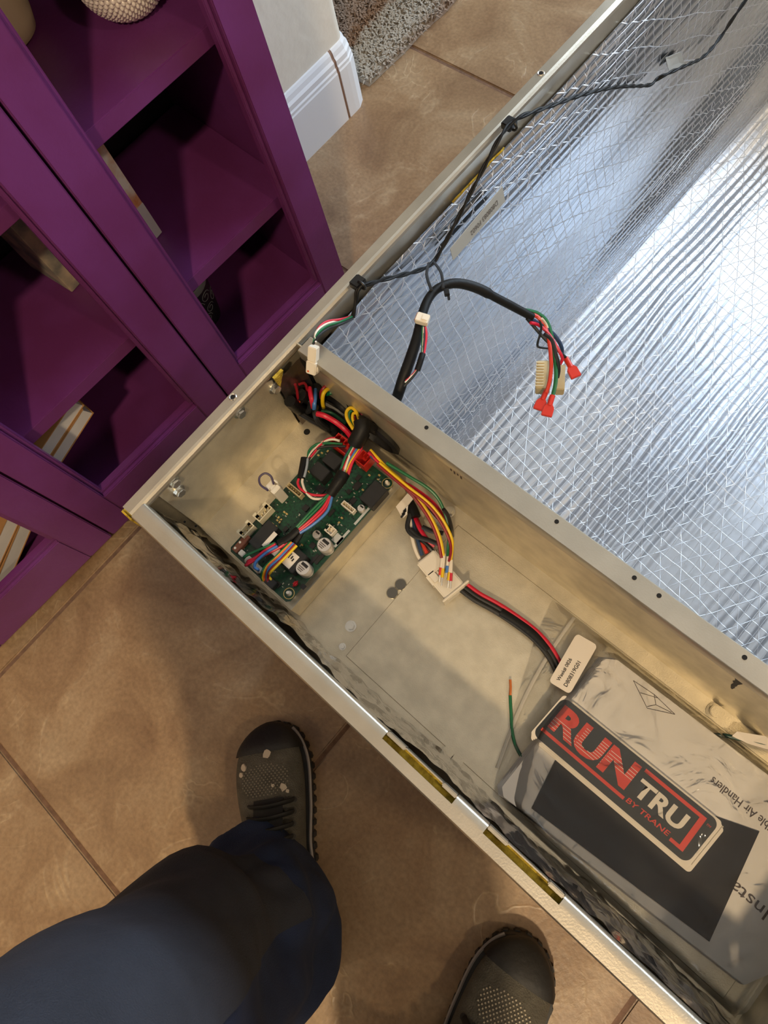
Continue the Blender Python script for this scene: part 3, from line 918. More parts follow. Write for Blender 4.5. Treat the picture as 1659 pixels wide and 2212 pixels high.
# grey printed label and a square of tape on the foil side
X_ = 0.0325
lb = [atx(1085.7, 402.7, X_), atx(1091.5, 435.3, X_), atx(979, 562.7, X_), atx(972.7, 537.4, X_)]
lo = obj('foil_label', MB().add([tuple(q) for q in lb] + [(q.x - 0.0006, q.y, q.z) for q in lb], [(0, 1, 2, 3), (7, 6, 5, 4), (0, 4, 5, 1), (1, 5, 6, 2), (2, 6, 7, 3), (3, 7, 4, 0)]), GREYTAPE, ah, label='grey adhesive label with printed number')
o_ = lb[0] + (lb[1] - lb[0]) * 0.35 + (lb[3] - lb[0]) * 0.13
text('label_print', 'D808083 F0602', o_, (lb[3] - lb[0]) * 0.52, (lb[0] - lb[1]) * -0.30, INKBROWN, lo, 0.0, Vector((0.0004, 0, 0)))
tp = [atx(1438, 125, 0.0275), atx(1470, 112, 0.0275), atx(1480, 140, 0.0275), atx(1445, 153, 0.0300)]
obj('tape_square', MB().add([tuple(q) for q in tp] + [(q.x - 0.0006, q.y, q.z) for q in tp], [(0, 1, 2, 3), (7, 6, 5, 4), (0, 4, 5, 1), (1, 5, 6, 2), (2, 6, 7, 3), (3, 7, 4, 0)]), GREYTAPE, ah, label='grey tape square holding the black cable')

# ================================================================== CONTROL BOARD
ZP = 0.4405                       # top of the circuit board
B0 = at(495, 1186, ZP); B1 = at(855, 1044, ZP); B1.x = min(B1.x, 0.1325); B0.y = 0.0292
cb = thing('control_board', 'green control circuit board with relays and plugs on a steel bracket', 'circuit board', (0.094, 0.102, ZB))


def bz(cx, cy, z=ZP):            # pixel in the enlarged board view -> point
    return at(480 + cx / 3.95, 920 + cy / 3.95, z)


pcb = obj('board', MB().prism([(B0.x + 0.003, B0.y), (B1.x - 0.003, B0.y), (B1.x, B0.y + 0.003), (B1.x, B1.y - 0.003), (B1.x - 0.003, B1.y), (B0.x + 0.003, B1.y), (B0.x, B1.y - 0.003), (B0.x, B0.y + 0.003)], ZP - 0.0016, ZP), PCB, cb)
for (cx, cy) in ((1410, 490), (570, 1430)):
    p = bz(cx, cy)
    s_ = obj('standoff', MB().cyl((p.x, p.y, ZB), (0, 0, 1), 0.0028, ZP - ZB - 0.0017, 14).cyl((p.x, p.y, ZP), (0, 0, 1), 0.0026, 0.0045, 14, 0.0014), WHITE_PL, cb, smooth=True)
    obj('copper_ring', MB().lathe((p.x, p.y, ZP), [(0.0052, 0.0), (0.0052, 0.0002), (0.0046, 0.0002), (0.0046, 0.0)], 24, False), GOLD, pcb)
for (px_, py_) in ((B0.x + 0.006, B1.y - 0.006), (B0.x + 0.008, B0.y + 0.05)):
    obj('standoff', MB().cyl((px_, py_, ZB), (0, 0, 1), 0.0026, ZP - ZB - 0.0017, 12), WHITE_PL, cb)


def comp(name, cx, cy, sx, sy, h_, material, rot=0.0, bevel=0.0005, parent=cb, z0=ZP, zc=None):
    """box component whose top centre shows at the given board-view pixel; sx along X, sy along Y"""
    p = bz(cx, cy, z0 + h_)
    a = Vector((math.cos(rot), math.sin(rot), 0)); b_ = Vector((-a.y, a.x, 0))
    return obj(name, MB().obox((p.x, p.y, z0 + h_ / 2), a, b_, Vector((0, 0, 1)), sx, sy, h_), material, parent, bevel=bevel)


def rect_deco(host, cx, cy, h_, sx, sy, material, name='print', rot=0.0, z=None):
    p = bz(cx, cy, ZP + h_)
    a = Vector((math.cos(rot), math.sin(rot), 0)); b_ = Vector((-a.y, a.x, 0))
    return obj(name, MB().obox((p.x, p.y, ZP + h_ + 0.0001), a, b_, Vector((0, 0, 1)), sx, sy, 0.0003), material, host)


comp('relay', 830, 385, 0.0165, 0.0125, 0.013, RELAY)
comp('relay', 940, 290, 0.0165, 0.0125, 0.013, RELAY)
r1 = comp('relay', 350, 930, 0.013, 0.027, 0.012, RELAY)
rect_deco(r1, 405, 972, 0.012, 0.0046, 0.0165, LABELW, 'code_label')
r2 = comp('transformer', 575, 1110, 0.026, 0.020, 0.012, RELAY)
r2l = rect_deco(r2, 540, 1105, 0.012, 0.0225, 0.0140, LABELW, 'bar_label')
for k in range(9):
    p = bz(535, 1110, ZP + 0.0123)
    obj('print_bar', MB().box(p.x - 0.0100 + k * 0.0022, p.x - 0.0100 + k * 0.0022 + (0.0013 if k % 3 else 0.0008), p.y + 0.0005 + 0.001 * (k % 2), p.y + 0.0058 - 0.0012 * (k % 3), ZP + 0.0124, ZP + 0.0126), INK, r2)
comp('relay', 1290, 580, 0.0155, 0.022, 0.011, RELAY)
comp('power_module', 1150, 510, 0.006, 0.008, 0.002, RELAY)


def capacitor(cx, cy, r0, h_):
    p = bz(cx, cy, ZP + h_)
    o = obj('capacitor', MB().lathe((p.x, p.y, ZP), [(r0, 0), (r0, 0.0012), (r0 * 0.94, 0.002), (r0, 0.003), (r0, h_ - 0.0006), (r0 * 0.93, h_), (r0 * 0.9, h_ - 0.0002)], 30), ALU, cb, smooth=True)
    obj('polarity_mark', MB().obox((p.x - r0 * 0.05, p.y + r0 * 0.42, ZP + h_ + 0.00005), Vector((1, 0, 0)), Vector((0, 1, 0)), Vector((0, 0, 1)), r0 * 1.05, r0 * 0.42, 0.0003), INK, o)
    if r0 > 0.004:
        for k in range(3):
            obj('print_line', MB().obox((p.x - r0 * 0.15, p.y - r0 * (0.05 + 0.25 * k), ZP + h_ + 0.00005), Vector((1, 0, 0)), Vector((0, 1, 0)), Vector((0, 0, 1)), r0 * (1.0 - 0.15 * k), r0 * 0.10, 0.0003), INKBROWN, o)
    return o


capacitor(868, 1012, 0.0066, 0.013)
capacitor(688, 1210, 0.0066, 0.013)
capacitor(805, 925, 0.0040, 0.006)
capacitor(1183, 700, 0.0034, 0.006)


def header(cx, cy, sx, sy, h_, material, pins, along, notch=True):
    """open box socket with pins: four walls and a floor"""
    p = bz(cx, cy, ZP + h_)
    w_ = 0.0009
    mb = MB()
    x0, x1, y0, y1 = p.x - sx / 2, p.x + sx / 2, p.y - sy / 2, p.y + sy / 2
    mb.box(x0, x1, y0, y1, ZP, ZP + 0.002)
    mb.box(x0, x0 + w_, y0, y1, ZP + 0.002, ZP + h_ * (0.82 if notch else 1)).box(x1 - w_, x1, y0, y1, ZP + 0.002, ZP + h_)
    mb.box(x0 + w_, x1 - w_, y0, y0 + w_, ZP + 0.002, ZP + h_).box(x0 + w_, x1 - w_, y1 - w_, y1, ZP + 0.002, ZP + h_)
    if notch:
        e_ = sy * 0.24
        mb.box(x0 - 0.0012, x0 + w_, y0, y0 + e_, ZP + 0.002, ZP + h_).box(x0 - 0.0012, x0 + w_, y1 - e_, y1, ZP + 0.002, ZP + h_)
    o = obj('socket', mb, material, cb)
    for k in range(pins):
        u = (k + 0.5) / pins
        q = (p.x, y0 + sy * u) if along == 'y' else (x0 + sx * u, p.y)
        obj('pin', MB().box(q[0] - 0.0004, q[0] + 0.0004, q[1] - 0.0004, q[1] + 0.0004, ZP + 0.002, ZP + h_ * 0.85), GOLD, o)
    return o


header(345, 735, 0.0085, 0.0175, 0.0095, CREAM_PL, 4, 'y')
header(200, 880, 0.0080, 0.0150, 0.0095, CREAM_PL, 3, 'y')
header(615, 545, 0.0180, 0.0050, 0.0075, TAN_PL, 6, 'x', False)
header(1075, 690, 0.0145, 0.0048, 0.006, WHITE_PL, 5, 'x', False)
header(925, 890, 0.0075, 0.0075, 0.006, WHITE_PL, 2, 'x')
# tall white plug with a violet jumper loop
p = bz(430, 520, ZP + 0.026)
jp = obj('jumper_plug', MB().box(p.x - 0.0060, p.x - 0.0008, p.y - 0.0045, p.y + 0.0045, ZP, ZP + 0.026).box(p.x + 0.0008, p.x + 0.0060, p.y - 0.0045, p.y + 0.0045, ZP, ZP + 0.026).box(p.x - 0.002, p.x + 0.002, p.y - 0.003, p.y + 0.003, ZP + 0.008, ZP + 0.026).box(p.x - 0.0025, p.x + 0.0025, p.y + 0.0045, p.y + 0.0062, ZP + 0.012, ZP + 0.029), WHITE_PL, cb, bevel=0.0005)
zz = ZP + 0.026
obj('jumper_wire', MB().tube([bz(385, 548, zz - 0.003), bz(382, 545, zz + 0.001), bz(325, 500, zz + 0.004), bz(318, 440, zz + 0.006), bz(365, 405, zz + 0.006), bz(415, 430, zz + 0.004), bz(437, 490, zz + 0.001), bz(438, 493, zz - 0.003)], 0.0010, 8), PURPLE_W, jp, smooth=True)
# brown terminal strip with three pads
bt = comp('terminal_strip', 160, 1000, 0.0065, 0.0190, 0.006, BROWNPL)
for (cx, cy) in ((110, 1042), (152, 993), (195, 942)):
    p = bz(cx, cy, ZP + 0.006)
    obj('terminal_pin', MB().cyl((p.x, p.y, ZP + 0.0058), (0, 0, 1), 0.0012, 0.0004, 10), ZINC, bt)


# two red right-angle sockets at the far edge
def red_socket(cx, cy, sx, sy, h_, n_):
    p = bz(cx, cy, ZP + h_)
    mb = MB(); w_ = 0.001
    x0, x1, y0, y1 = p.x - sx / 2, p.x + sx / 2, p.y - sy / 2, p.y + sy / 2
    mb.box(x0, x1, y0, y1, ZP, ZP + 0.003)
    mb.box(x0, x0 + w_, y0, y1, ZP + 0.003, ZP + h_).box(x1 - w_, x1, y0, y1, ZP + 0.003, ZP + h_)
    mb.box(x0 + w_, x1 - w_, y0, y0 + w_, ZP + 0.003, ZP + h_).box(x0 + w_, x1 - w_, y1 - w_, y1, ZP + 0.003, ZP + h_)
    for k in range(1, n_):
        xx = x0 + sx * k / n_
        mb.box(xx - 0.0004, xx + 0.0004, y1 - 0.004, y1 - w_, ZP + 0.003, ZP + h_ * 0.95)
    mb.box(x0 + sx * .25, x1 - sx * .25, y1, y1 + 0.0015, ZP + 0.004, ZP + h_ * 0.8)
    o = obj('red_socket', mb, REDCONN, cb)
    return o


red_socket(1040, 165, 0.026, 0.0125, 0.013, 5)
red_socket(1205, 275, 0.0120, 0.0125, 0.013, 3)
# front row: white wire plug, black plug
fpz = 0.008
comp('wire_plug', 165, 1085, 0.0060, 0.0052, fpz, WHITE_PL)
comp('wire_plug', 225, 1140, 0.0070, 0.0058, fpz, WHITE_PL)
comp('wire_plug', 305, 1215, 0.0090, 0.0055, fpz - 0.002, WHITE_PL)
comp('wire_plug', 255, 1195, 0.0190, 0.0036, 0.004, WHITE_PL)
comp('wire_plug', 410, 1335, 0.0105, 0.0075, fpz, BLACK)
comp('status_lamp', 617, 1340, 0.0032, 0.0062, 0.006, LEDR, 0.0, 0.0014)
for (cx, cy, sx, sy) in ((710, 700, 0.0055, 0.0055), (1115, 640, 0.0048, 0.0065), (1080, 560, 0.004, 0.004), (770, 1020, 0.005, 0.005), (540, 880, 0.004, 0.005), (930, 740, 0.0032, 0.0075), (1040, 440, 0.006, 0.004), (1160, 440, 0.004, 0.006), (830, 1130, 0.0036, 0.012), (780, 1140, 0.0030, 0.012), (690, 1370, 0.0045, 0.0045), (470, 1350, 0.006, 0.005), (840, 540, 0.008, 0.006)):
    comp('chip', cx, cy, sx, sy, 0.0014, RELAY, 0.0, 0.0002)
for (cx, cy) in ((530, 735), (550, 750), (480, 780), (500, 795), (470, 805), (490, 820), (430, 835), (458, 858), (1020, 785), (995, 825), (1200, 545), (680, 1015), (1255, 420), (1340, 420), (1330, 455), (900, 215), (850, 230), (820, 250), (740, 390)):
    comp('gold_pad', cx, cy, 0.0022, 0.0016, 0.0007, GOLD, random.choice((0, 0.0, 1.57)), 0.0)
p = bz(985, 965, ZP + 0.0001)
obj('printed_square', MB().box(p.x - 0.0042, p.x + 0.0042, p.y - 0.0042, p.y + 0.0042, ZP, ZP + 0.0002), GREYTAPE, pcb)
for (cx, cy, sy) in ((1215, 790, 0.020), (1045, 980, 0.020)):
    p = bz(cx, cy, ZP)
    obj('edge_print', MB().box(B1.x - 0.0035, B1.x - 0.0012, p.y - sy / 2, p.y + sy / 2, ZP, ZP + 0.0002), GREYTAPE, pcb)
smd = MB(); smd2 = MB()
for k in range(330):
    x = B0.x + 0.006 + (B1.x - B0.x - 0.011) * random.random(); y = B0.y + 0.006 + (B1.y - B0.y - 0.012) * random.random()
    l_ = random.choice((0.0010, 0.0014, 0.0020)); q_ = l_ * 0.5
    if random.random() < 0.5:
        sx, sy = l_, q_
    else:
        sx, sy = q_, l_
    (smd if k % 2 else smd2).box(x - sx / 2, x + sx / 2, y - sy / 2, y + sy / 2, ZP, ZP + 0.0006 + 0.0004 * random.random())
obj('small_components', smd, RELAY, cb, kind='stuff')
obj('solder_pads', smd2, mat('solder', (178, 176, 164), 0.35, 0.5), cb, kind='stuff')


# ================================================================== WIRING
def wires(parent, name, specs, rad=0.0011):
    out_ = []
    for (m_, pts) in specs:
        out_.append(obj(name, MB().tube(pts, rad, 8, 7), m_, parent, smooth=True))
    return out_


def q6(cx, cy, z):                # enlarged view of the upper board
    return at(640 + cx / 8.295, 920 + cy / 8.295, z)


def q1(cx, cy, z):                # enlarged view of the lower board
    return at(480 + cx / 7.541, 1140 + cy / 7.541, z)


# --- main bundle over the board
hb = thing('board_harness', 'bundle of coloured wires in black sleeves crossing the green board', 'wire harness', at(735, 1050, ZP))
zt = ZP + 0.026
for m_, a, c_ in ((GREEN_W, (1050, 270), (790, 810)), (WHITE_W, (1085, 285), (850, 840)), (RED, (1115, 290), (826, 826)), (BLUE_W, (1150, 300), (905, 815)), (YELLOW_W, (1130, 420), (890, 860)), (RED, (1165, 370), (920, 900)), (NAVY_W, (1030, 300), (800, 770)), (RED, (1150, 430), (905, 880))):
    mid = ((a[0] * 0.45 + c_[0] * 0.55) - 18, (a[1] * 0.45 + c_[1] * 0.55) - 20)
    obj('wire', MB().tube([q6(a[0] + 12, a[1] - 60, zt + 0.004), q6(a[0], a[1], zt + 0.004), q6(mid[0], mid[1], zt + 0.003), q6(c_[0], c_[1], zt), q6(c_[0] - 60, c_[1] + 70, zt - 0.002)], 0.00125, 8, 6), m_, hb, smooth=True)
obj('sleeve', MB().tube([q6(845, 850, zt), q6(780, 970, zt), q6(700, 1090, zt - 0.002), q6(610, 1225, zt - 0.005)], lambda t: 0.0062 - 0.0014 * t, 14, 6), SHEATH, hb, smooth=True)
obj('sleeve', MB().tube([q6(1210, 120, zt + 0.006), q6(1165, 200, zt + 0.006), q6(1110, 290, zt + 0.004)], 0.0062, 14, 5), SHEATH, hb, smooth=True)
# below the sleeve: green / red / blue down to the front plugs
zc = ZP + 0.018
for m_, off in ((GREEN_W, -30), (GREEN_W, -12), (RED, 10), (RED, 26), (BLUE_W, 48)):
    obj('wire', MB().tube([bz(920 + off * .35, 590 + off * .2, zc + 0.004), bz(850 + off, 690 + off * .75, zc + 0.003), bz(740 + off * .9, 800 + off * .75, zc + 0.002), bz(640 + off * .5, 890 + off * .5, zc)], 0.00135, 8, 6), m_, hb, smooth=True)
obj('sleeve', MB().tube([bz(650, 880, zc), bz(600, 930, zc - 0.001), bz(540, 975, zc - 0.003), bz(480, 1005, zc - 0.004)], 0.0036, 10, 5, 0.7), SHEATH, hb, smooth=True)
obj('sleeve', MB().tube([bz(690, 880, zc - 0.003), bz(650, 945, zc - 0.004), bz(615, 1000, zc - 0.005)], 0.0030, 10, 5, 0.7), SHEATH, hb, smooth=True)
zd = ZP + 0.013
for m_, pts in ((GREEN_W, ((860, 250), (640, 345), (420, 440), (360, 480))),
                (RED, ((870, 262), (700, 370), (540, 490), (420, 555))),
                (BLUE_W, ((900, 300), (740, 390), (560, 545), (530, 640), (580, 680))),
                (RED, ((1290, 10), (1170, 60), (1060, 250), (900, 340), (600, 470), (430, 540))),
                (RED, ((1230, 20), (1120, 160), (950, 310), (640, 470), (400, 600)))):
    obj('wire', MB().tube([q1(x, y, zd + 0.004 - 0.006 * (k / (len(pts) - 1))) for k, (x, y) in enumerate(pts)] + [q1(pts[-1][0] + 8, pts[-1][1] + 8, ZP + 0.005)], 0.0014, 8, 6), m_, hb, smooth=True)
for m_, pts in ((GREEN_W, ((1110, 235), (880, 470), (690, 650), (640, 780), (650, 840))),
                (ORANGE_W, ((1140, 240), (900, 480), (730, 640), (680, 780), (690, 850))),
                (YELLOW_W, ((1135, 238), (890, 475), (715, 645), (665, 785), (675, 850))),
                (BLUE_W, ((1165, 250), (930, 500), (770, 650), (725, 780), (745, 880))),
                (DKRED_W, ((1190, 270), (960, 520), (800, 680), (745, 800), (740, 880))),
                (YELLOW_W, ((1215, 290), (990, 520), (810, 700), (755, 780), (800, 850)))):
    obj('wire', MB().tube([q1(x, y, (zd + 0.004) if k < 3 else zd - 0.003 * (k - 2)) for k, (x, y) in enumerate(pts)] + [q1(pts[-1][0] + 10, pts[-1][1] + 16, ZP + 0.006)], 0.0013, 8, 6), m_, hb, smooth=True)
# side loop with its own sleeve
zl = ZP + 0.017
for m_, pts in ((RED, ((560, 1235), (430, 1245), (250, 1225), (90, 1140), (30, 1040), (40, 960), (110, 780), (215, 600), (300, 500), (420, 350), (560, 240), (700, 215))),
                (WHITE_W, ((600, 1255), (500, 1300), (300, 1300), (170, 1180), (115, 1040), (110, 960), (150, 780), (220, 560), (330, 420), (480, 290), (640, 240), (780, 270))),
                (GREEN_W, ((120, 900), (150, 760), (205, 590), (230, 450), (330, 350), (460, 310), (640, 310), (830, 325))),
                (BLACK, ((130, 900), (160, 760), (215, 620), (300, 480), (400, 400), (600, 365), (890, 365)))):
    obj('wire', MB().tube([q6(x, y, zl) for x, y in pts], 0.0012, 8, 5), m_, hb, smooth=True)
obj('sleeve', MB().tube([q6(150, 570, zl), q6(128, 700, zl), q6(100, 850, zl), q6(85, 950, zl)], 0.0036, 10, 4, 0.7), SHEATH, hb, smooth=True)
obj('wire', MB().tube([q6(205, 590, zl + 0.003), q6(190, 720, zl + 0.0035), q6(160, 850, zl + 0.0035), q6(140, 920, zl + 0.003)], 0.0012, 8, 5), GREY_W, hb, smooth=True)


# --- tangle behind the bracket, in the upper corner
def q2(cx, cy, z):
    px, py = 620 + cx / 6.912, 700 + cy / 6.912
    p_ = at(px, py, z)
    return p_ if p_.x > 0.0195 else atx(px, py, 0.0195)


hc = thing('corner_harness', 'tangle of coloured wire loops in the dark corner above the board', 'wire harness', at(735, 880, 0.44))
z1 = 0.468
for m_, r0, pts in ((DKRED_W, 0.0013, ((120, 900, .455), (150, 1000, .46), (170, 1160, .46), (240, 1240, .45))),
                    (DKRED_W, 0.0013, ((180, 900, .455), (250, 880, .465), (285, 920, .46), (300, 1000, .45))),
                    (ORANGE_W, 0.0015, ((180, 1180, .46), (200, 1110, .467), (260, 1075, .468), (330, 1080, .466), (370, 1110, .455))),
                    (RED, 0.0022, ((335, 950, .470), (350, 1050, .474), (370, 1150, .472), (385, 1240, .462))),
                    (BLUE_W, 0.0020, ((425, 980, .468), (420, 1080, .473), (408, 1200, .472), (405, 1290, .462))),
                    (DKRED_W, 0.0016, ((500, 1100, .462), (510, 1010, .474), (570, 930, .480), (660, 880, .480), (740, 900, .470))),
                    (RED, 0.0014, ((530, 1030, .466), (590, 940, .480), (680, 905, .481), (760, 950, .470))),
                    (YELLOW_W, 0.0019, ((545, 1250, .462), (530, 1150, .472), (545, 1040, .480), (600, 975, .482), (690, 945, .480))),
                    (GREEN_W, 0.0019, ((590, 1050, .468), (640, 1030, .476), (720, 1000, .478), (770, 990, .474))),
                    (WHITE_W, 0.0015, ((665, 850, .482), (710, 920, .484), (785, 1000, .478))),
                    (DKRED_W, 0.0015, ((735, 820, .482), (750, 900, .484), (790, 970, .478))),
                    (GREEN_W, 0.0012, ((790, 860, .480), (800, 920, .482), (850, 980, .476))),
                    (RED, 0.0026, ((450, 1340, .472), (560, 1370, .478), (720, 1460, .480), (850, 1560, .478), (930, 1650, .472), (985, 1740, .464))),
                    (GREEN_W, 0.0014, ((510, 1300, .468), (640, 1320, .472), (760, 1390, .472), (880, 1480, .468))),
                    (BLACK, 0.0030, ((60, 1180, .45), (150, 1300, .452), (300, 1400, .452), (480, 1500, .450), (650, 1600, .448))),
                    (BLACK, 0.0032, ((180, 1160, .462), (260, 1110, .466), (350, 1150, .464), (330, 1280, .456), (220, 1320, .452))),
                    (BLACK, 0.0034, ((560, 1180, .462), (700, 1260, .464), (850, 1360, .462), (900, 1480, .460))),
                    (BLACK, 0.0030, ((430, 1230, .462), (420, 1330, .464), (470, 1450, .460), (600, 1560, .455))),
                    (BLACK, 0.0040, ((780, 990, .480), (860, 1080, .482), (940, 1170, .482), (960, 1240, .474))),
                    (YELLOW_W, 0.0016, ((990, 1570, .480), (900, 1420, .486), (890, 1310, .488), (950, 1250, .490), (1020, 1290, .488), (1070, 1400, .486), (1080, 1490, .482))),
                    (YELLOW_W, 0.0013, ((1025, 1530, .480), (980, 1420, .485), (985, 1340, .487), (1020, 1330, .487))),
                    (GREEN_W, 0.0013, ((1000, 1540, .479), (935, 1420, .484), (930, 1330, .487), (970, 1290, .488))),
                    (DKRED_W, 0.0015, ((1040, 1500, .478), (1000, 1420, .482), (1010, 1360, .485))),
                    (GREEN_W, 0.0015, ((975, 1170, .484), (1080, 1220, .487), (1180, 1330, .487), (1190, 1430, .484), (1140, 1500, .479))),
                    (RED, 0.0014, ((970, 1195, .484), (1060, 1260, .487), (1130, 1360, .486), (1130, 1460, .482))),
                    (WHITE_W, 0.0012, ((1000, 1200, .484), (1100, 1270, .487), (1165, 1370, .486), (1150, 1450, .482))),
                    (GREEN_W, 0.0013, ((960, 1180, .483), (1050, 1280, .485), (1100, 1400, .483), (1090, 1500, .479)))):
    obj('wire', MB().tube([q2(x, y, z - 0.020 * min(1, max(0, (x - 350) / 400))) for x, y, z in pts], r0, 8, 6), m_, hc, smooth=True)
for pts in (((40, 1150, .452), (160, 1260, .450), (330, 1330, .446), (520, 1430, .442)), ((200, 1050, .448), (330, 1120, .452), (480, 1190, .452), (640, 1270, .446)), ((420, 960, .456), (470, 1090, .456), (560, 1220, .450), (700, 1330, .446), (860, 1400, .446)), ((560, 1120, .452), (700, 1130, .456), (820, 1230, .456), (900, 1330, .450)), ((250, 1330, .444), (420, 1420, .444), (600, 1510, .442), (760, 1640, .440)), ((720, 1400, .446), (830, 1500, .446), (900, 1600, .444))):  # added black sleeves, filling the shadowed corner with a dark mass
    obj('sleeve', MB().tube([q2(x, y, z - 0.010) for x, y, z in pts], 0.0056, 10, 6), SHEATH, hc, smooth=True)
obj('sleeve', MB().tube([q2(1110, 1440, .484), q2(1120, 1560, .482), q2(1060, 1700, .478), q2(1010, 1790, .474)], 0.0072, 14, 5), SHEATH, hc, smooth=True)
obj('sleeve', MB().tube([q2(1150, 1480, .482), q2(1280, 1560, .470), aty(812, 930, YW - 0.001)], 0.0045, 12, 5), SHEATH, hc, smooth=True)


# --- thermostat leads with crimped ferrules
def q5(cx, cy, z):
    return at(850 + cx / 7.9, 1040 + cy / 7.9, z)


ht = thing('thermostat_leads', 'yellow, red and green leads curving over the divider with crimped ends', 'wire harness', at(960, 1180, ZF))
za, zb = 0.462, 0.425
for m_, r0, pts in ((YELLOW_W, 0.0015, ((800, 972), (835, 1010), (870, 1040), (900, 1072), (930, 1115), (950, 1160), (958, 1200))),
                    (DKRED_W, 0.0015, ((798, 975), (830, 1015), (866, 1045), (895, 1075), (925, 1118), (944, 1160), (954, 1205))),
                    (RED, 0.0015, ((796, 978), (850, 1028), (900, 1058), (940, 1090), (962, 1125), (975, 1160))),
                    (YELLOW_W, 0.0013, ((820, 1000), (880, 1050), (925, 1085), (955, 1120), (975, 1160), (977, 1185), (974, 1210))),
                    (DKRED_W, 0.0013, ((815, 1003), (870, 1050), (920, 1088), (950, 1125), (970, 1165), (974, 1190), (970, 1212))),
                    (GREEN_W, 0.0015, ((835, 1000), (885, 1030), (925, 1055), (948, 1080), (963, 1115), (970, 1150), (968, 1180), (967, 1200))),
                    (BLACK, 0.0018, ((958, 1100), (968, 1115), (975, 1140), (977, 1158))),
                    (NAVY_W, 0.0012, ((800, 985), (840, 1018), (880, 1052), (915, 1085), (945, 1120)))):
    n_ = len(pts) - 1
    obj('wire', MB().tube([at(x, y, za + (zb - za) * (k / n_) ** 1.4) for k, (x, y) in enumerate(pts)], r0, 8, 6), m_, ht, smooth=True)
for (m_, x0, y0, x1, y1) in ((REDO, 832, 1265, 795, 1600), (YELLOW_W, 865, 1235, 830, 1640), (BLUE_W, 935, 1245, 910, 1560), (YELLOW_W, 985, 1325, 940, 1690), (RED, 990, 1340, 975, 1700)):
    z = zb
    a = q5(x0, y0, z); e_ = q5(x1, y1, z - 0.003)
    mid = a + (e_ - a) * 0.62
    c1 = obj('ferrule_sleeve', MB().tube([a, mid], 0.0014, 8, 1), WHITE_W, ht, smooth=True)
    obj('ferrule_colour', MB().tube([mid, e_], 0.0016, 8, 1), m_, ht, smooth=True)
    obj('bare_tip', MB().tube([e_, e_ + (e_ - a) * 0.35], 0.0009, 8, 1), ZINC, ht, smooth=True)

# --- white motor plug with its cable
hm = thing('motor_plug', 'large white plug joining red and black cables on the steel floor', 'plug', at(950, 1240, ZF))
zp = ZF + 0.020
c0 = q5(640, 1330, zp); c1_ = q5(1080, 1850, zp)
axm = (c1_ - c0); axm.z = 0; axm.normalize(); aym = Vector((-axm.y, axm.x, 0)); up = Vector((0, 0, 1))
pa = q5(640, 1390, zp)
obj('plug_body', MB().obox((pa.x, pa.y, ZF + 0.010), axm, aym, up, 0.017, 0.021, 0.018), WHITE_PL, hm, bevel=0.0012)
pb = q5(690, 1620, zp)
obj('latch', MB().obox((pb.x, pb.y, ZF + 0.011), axm, aym, up, 0.016, 0.012, 0.016), WHITE_PL, hm, bevel=0.003)
pc = q5(930, 1730, zp)
obj('socket_body', MB().obox((pc.x, pc.y, ZF + 0.009), axm, aym, up, 0.022, 0.022, 0.015), WHITE_PL, hm, bevel=0.0012)
pd = q5(1060, 1860, zp)
obj('socket_flange', MB().obox((pd.x, pd.y, ZF + 0.009), axm, aym, up, 0.002, 0.030, 0.019), WHITE_PL, hm, bevel=0.0006)
for m_, r0, pts in ((WHITE_W, 0.0018, ((870, 1085), (885, 1120), (890, 1160), (898, 1190), (908, 1210))),
                    (NAVY_W, 0.0018, ((884, 1105), (895, 1140), (903, 1170), (912, 1200))),
                    (RED, 0.0024, ((893, 1115), (908, 1145), (922, 1165), (938, 1180))),
                    (DKRED_W, 0.0020, ((900, 1120), (912, 1150), (920, 1172), (930, 1190))),
                    (REDO, 0.0018, ((905, 1160), (915, 1180), (922, 1195))),
                    (BLACK, 0.0020, ((886, 1110), (900, 1145), (915, 1165), (932, 1190))),
                    (BLACK, 0.0020, ((890, 1130), (905, 1160), (925, 1180), (938, 1195)))):
    obj('wire', MB().tube([at(x, y, ZF + 0.014 + 0.004 * math.sin(k)) for k, (x, y) in enumerate(pts)], r0, 8, 6), m_, hm, smooth=True)
obj('sleeve', MB().tube([at(878, 1078, ZF + 0.016), at(890, 1100, ZF + 0.018), at(897, 1118, ZF + 0.018)], 0.0055, 12, 4), SHEATH, hm, smooth=True)
for pts in (((886, 1110), (880, 1140), (895, 1158), (920, 1165), (955, 1178)), ((912, 1138), (935, 1148), (958, 1152)), ((886, 1142), (905, 1160), (930, 1168))):
    obj('cable_tie', MB().tube([at(x, y, ZF + 0.022) for x, y in pts], 0.0022, 8, 5, 0.4), BLACK, hm, smooth=True)
fl_ = [q5(40, 430, ZF + 0.024), q5(240, 200, ZF + 0.026), q5(340, 290, ZF + 0.026), q5(240, 420, ZF + 0.024), q5(160, 600, ZF + 0.022), q5(130, 590, ZF + 0.022)]
obj('wire_flag', MB().add([tuple(v) for v in fl_] + [(v.x, v.y, v.z - 0.0008) for v in fl_], [(0, 1, 2, 3, 4, 5), (11, 10, 9, 8, 7, 6)] + [(i, (i + 1) % 6, 6 + (i + 1) % 6, 6 + i) for i in range(6)]), LABELW, hm, label='white folded wire marker flag')
fl2 = [q5(140, 590, ZF + 0.0225), q5(165, 470, ZF + 0.0232), q5(250, 410, ZF + 0.0255), q5(230, 560, ZF + 0.0232), q5(170, 620, ZF + 0.0222)]
obj('wire_flag', MB().add([tuple(v) for v in fl2] + [(v.x, v.y, v.z - 0.0006) for v in fl2], [(0, 1, 2, 3, 4), (9, 8, 7, 6, 5)] + [(i, (i + 1) % 5, 5 + (i + 1) % 5, 5 + i) for i in range(5)]), PAPER, hm)
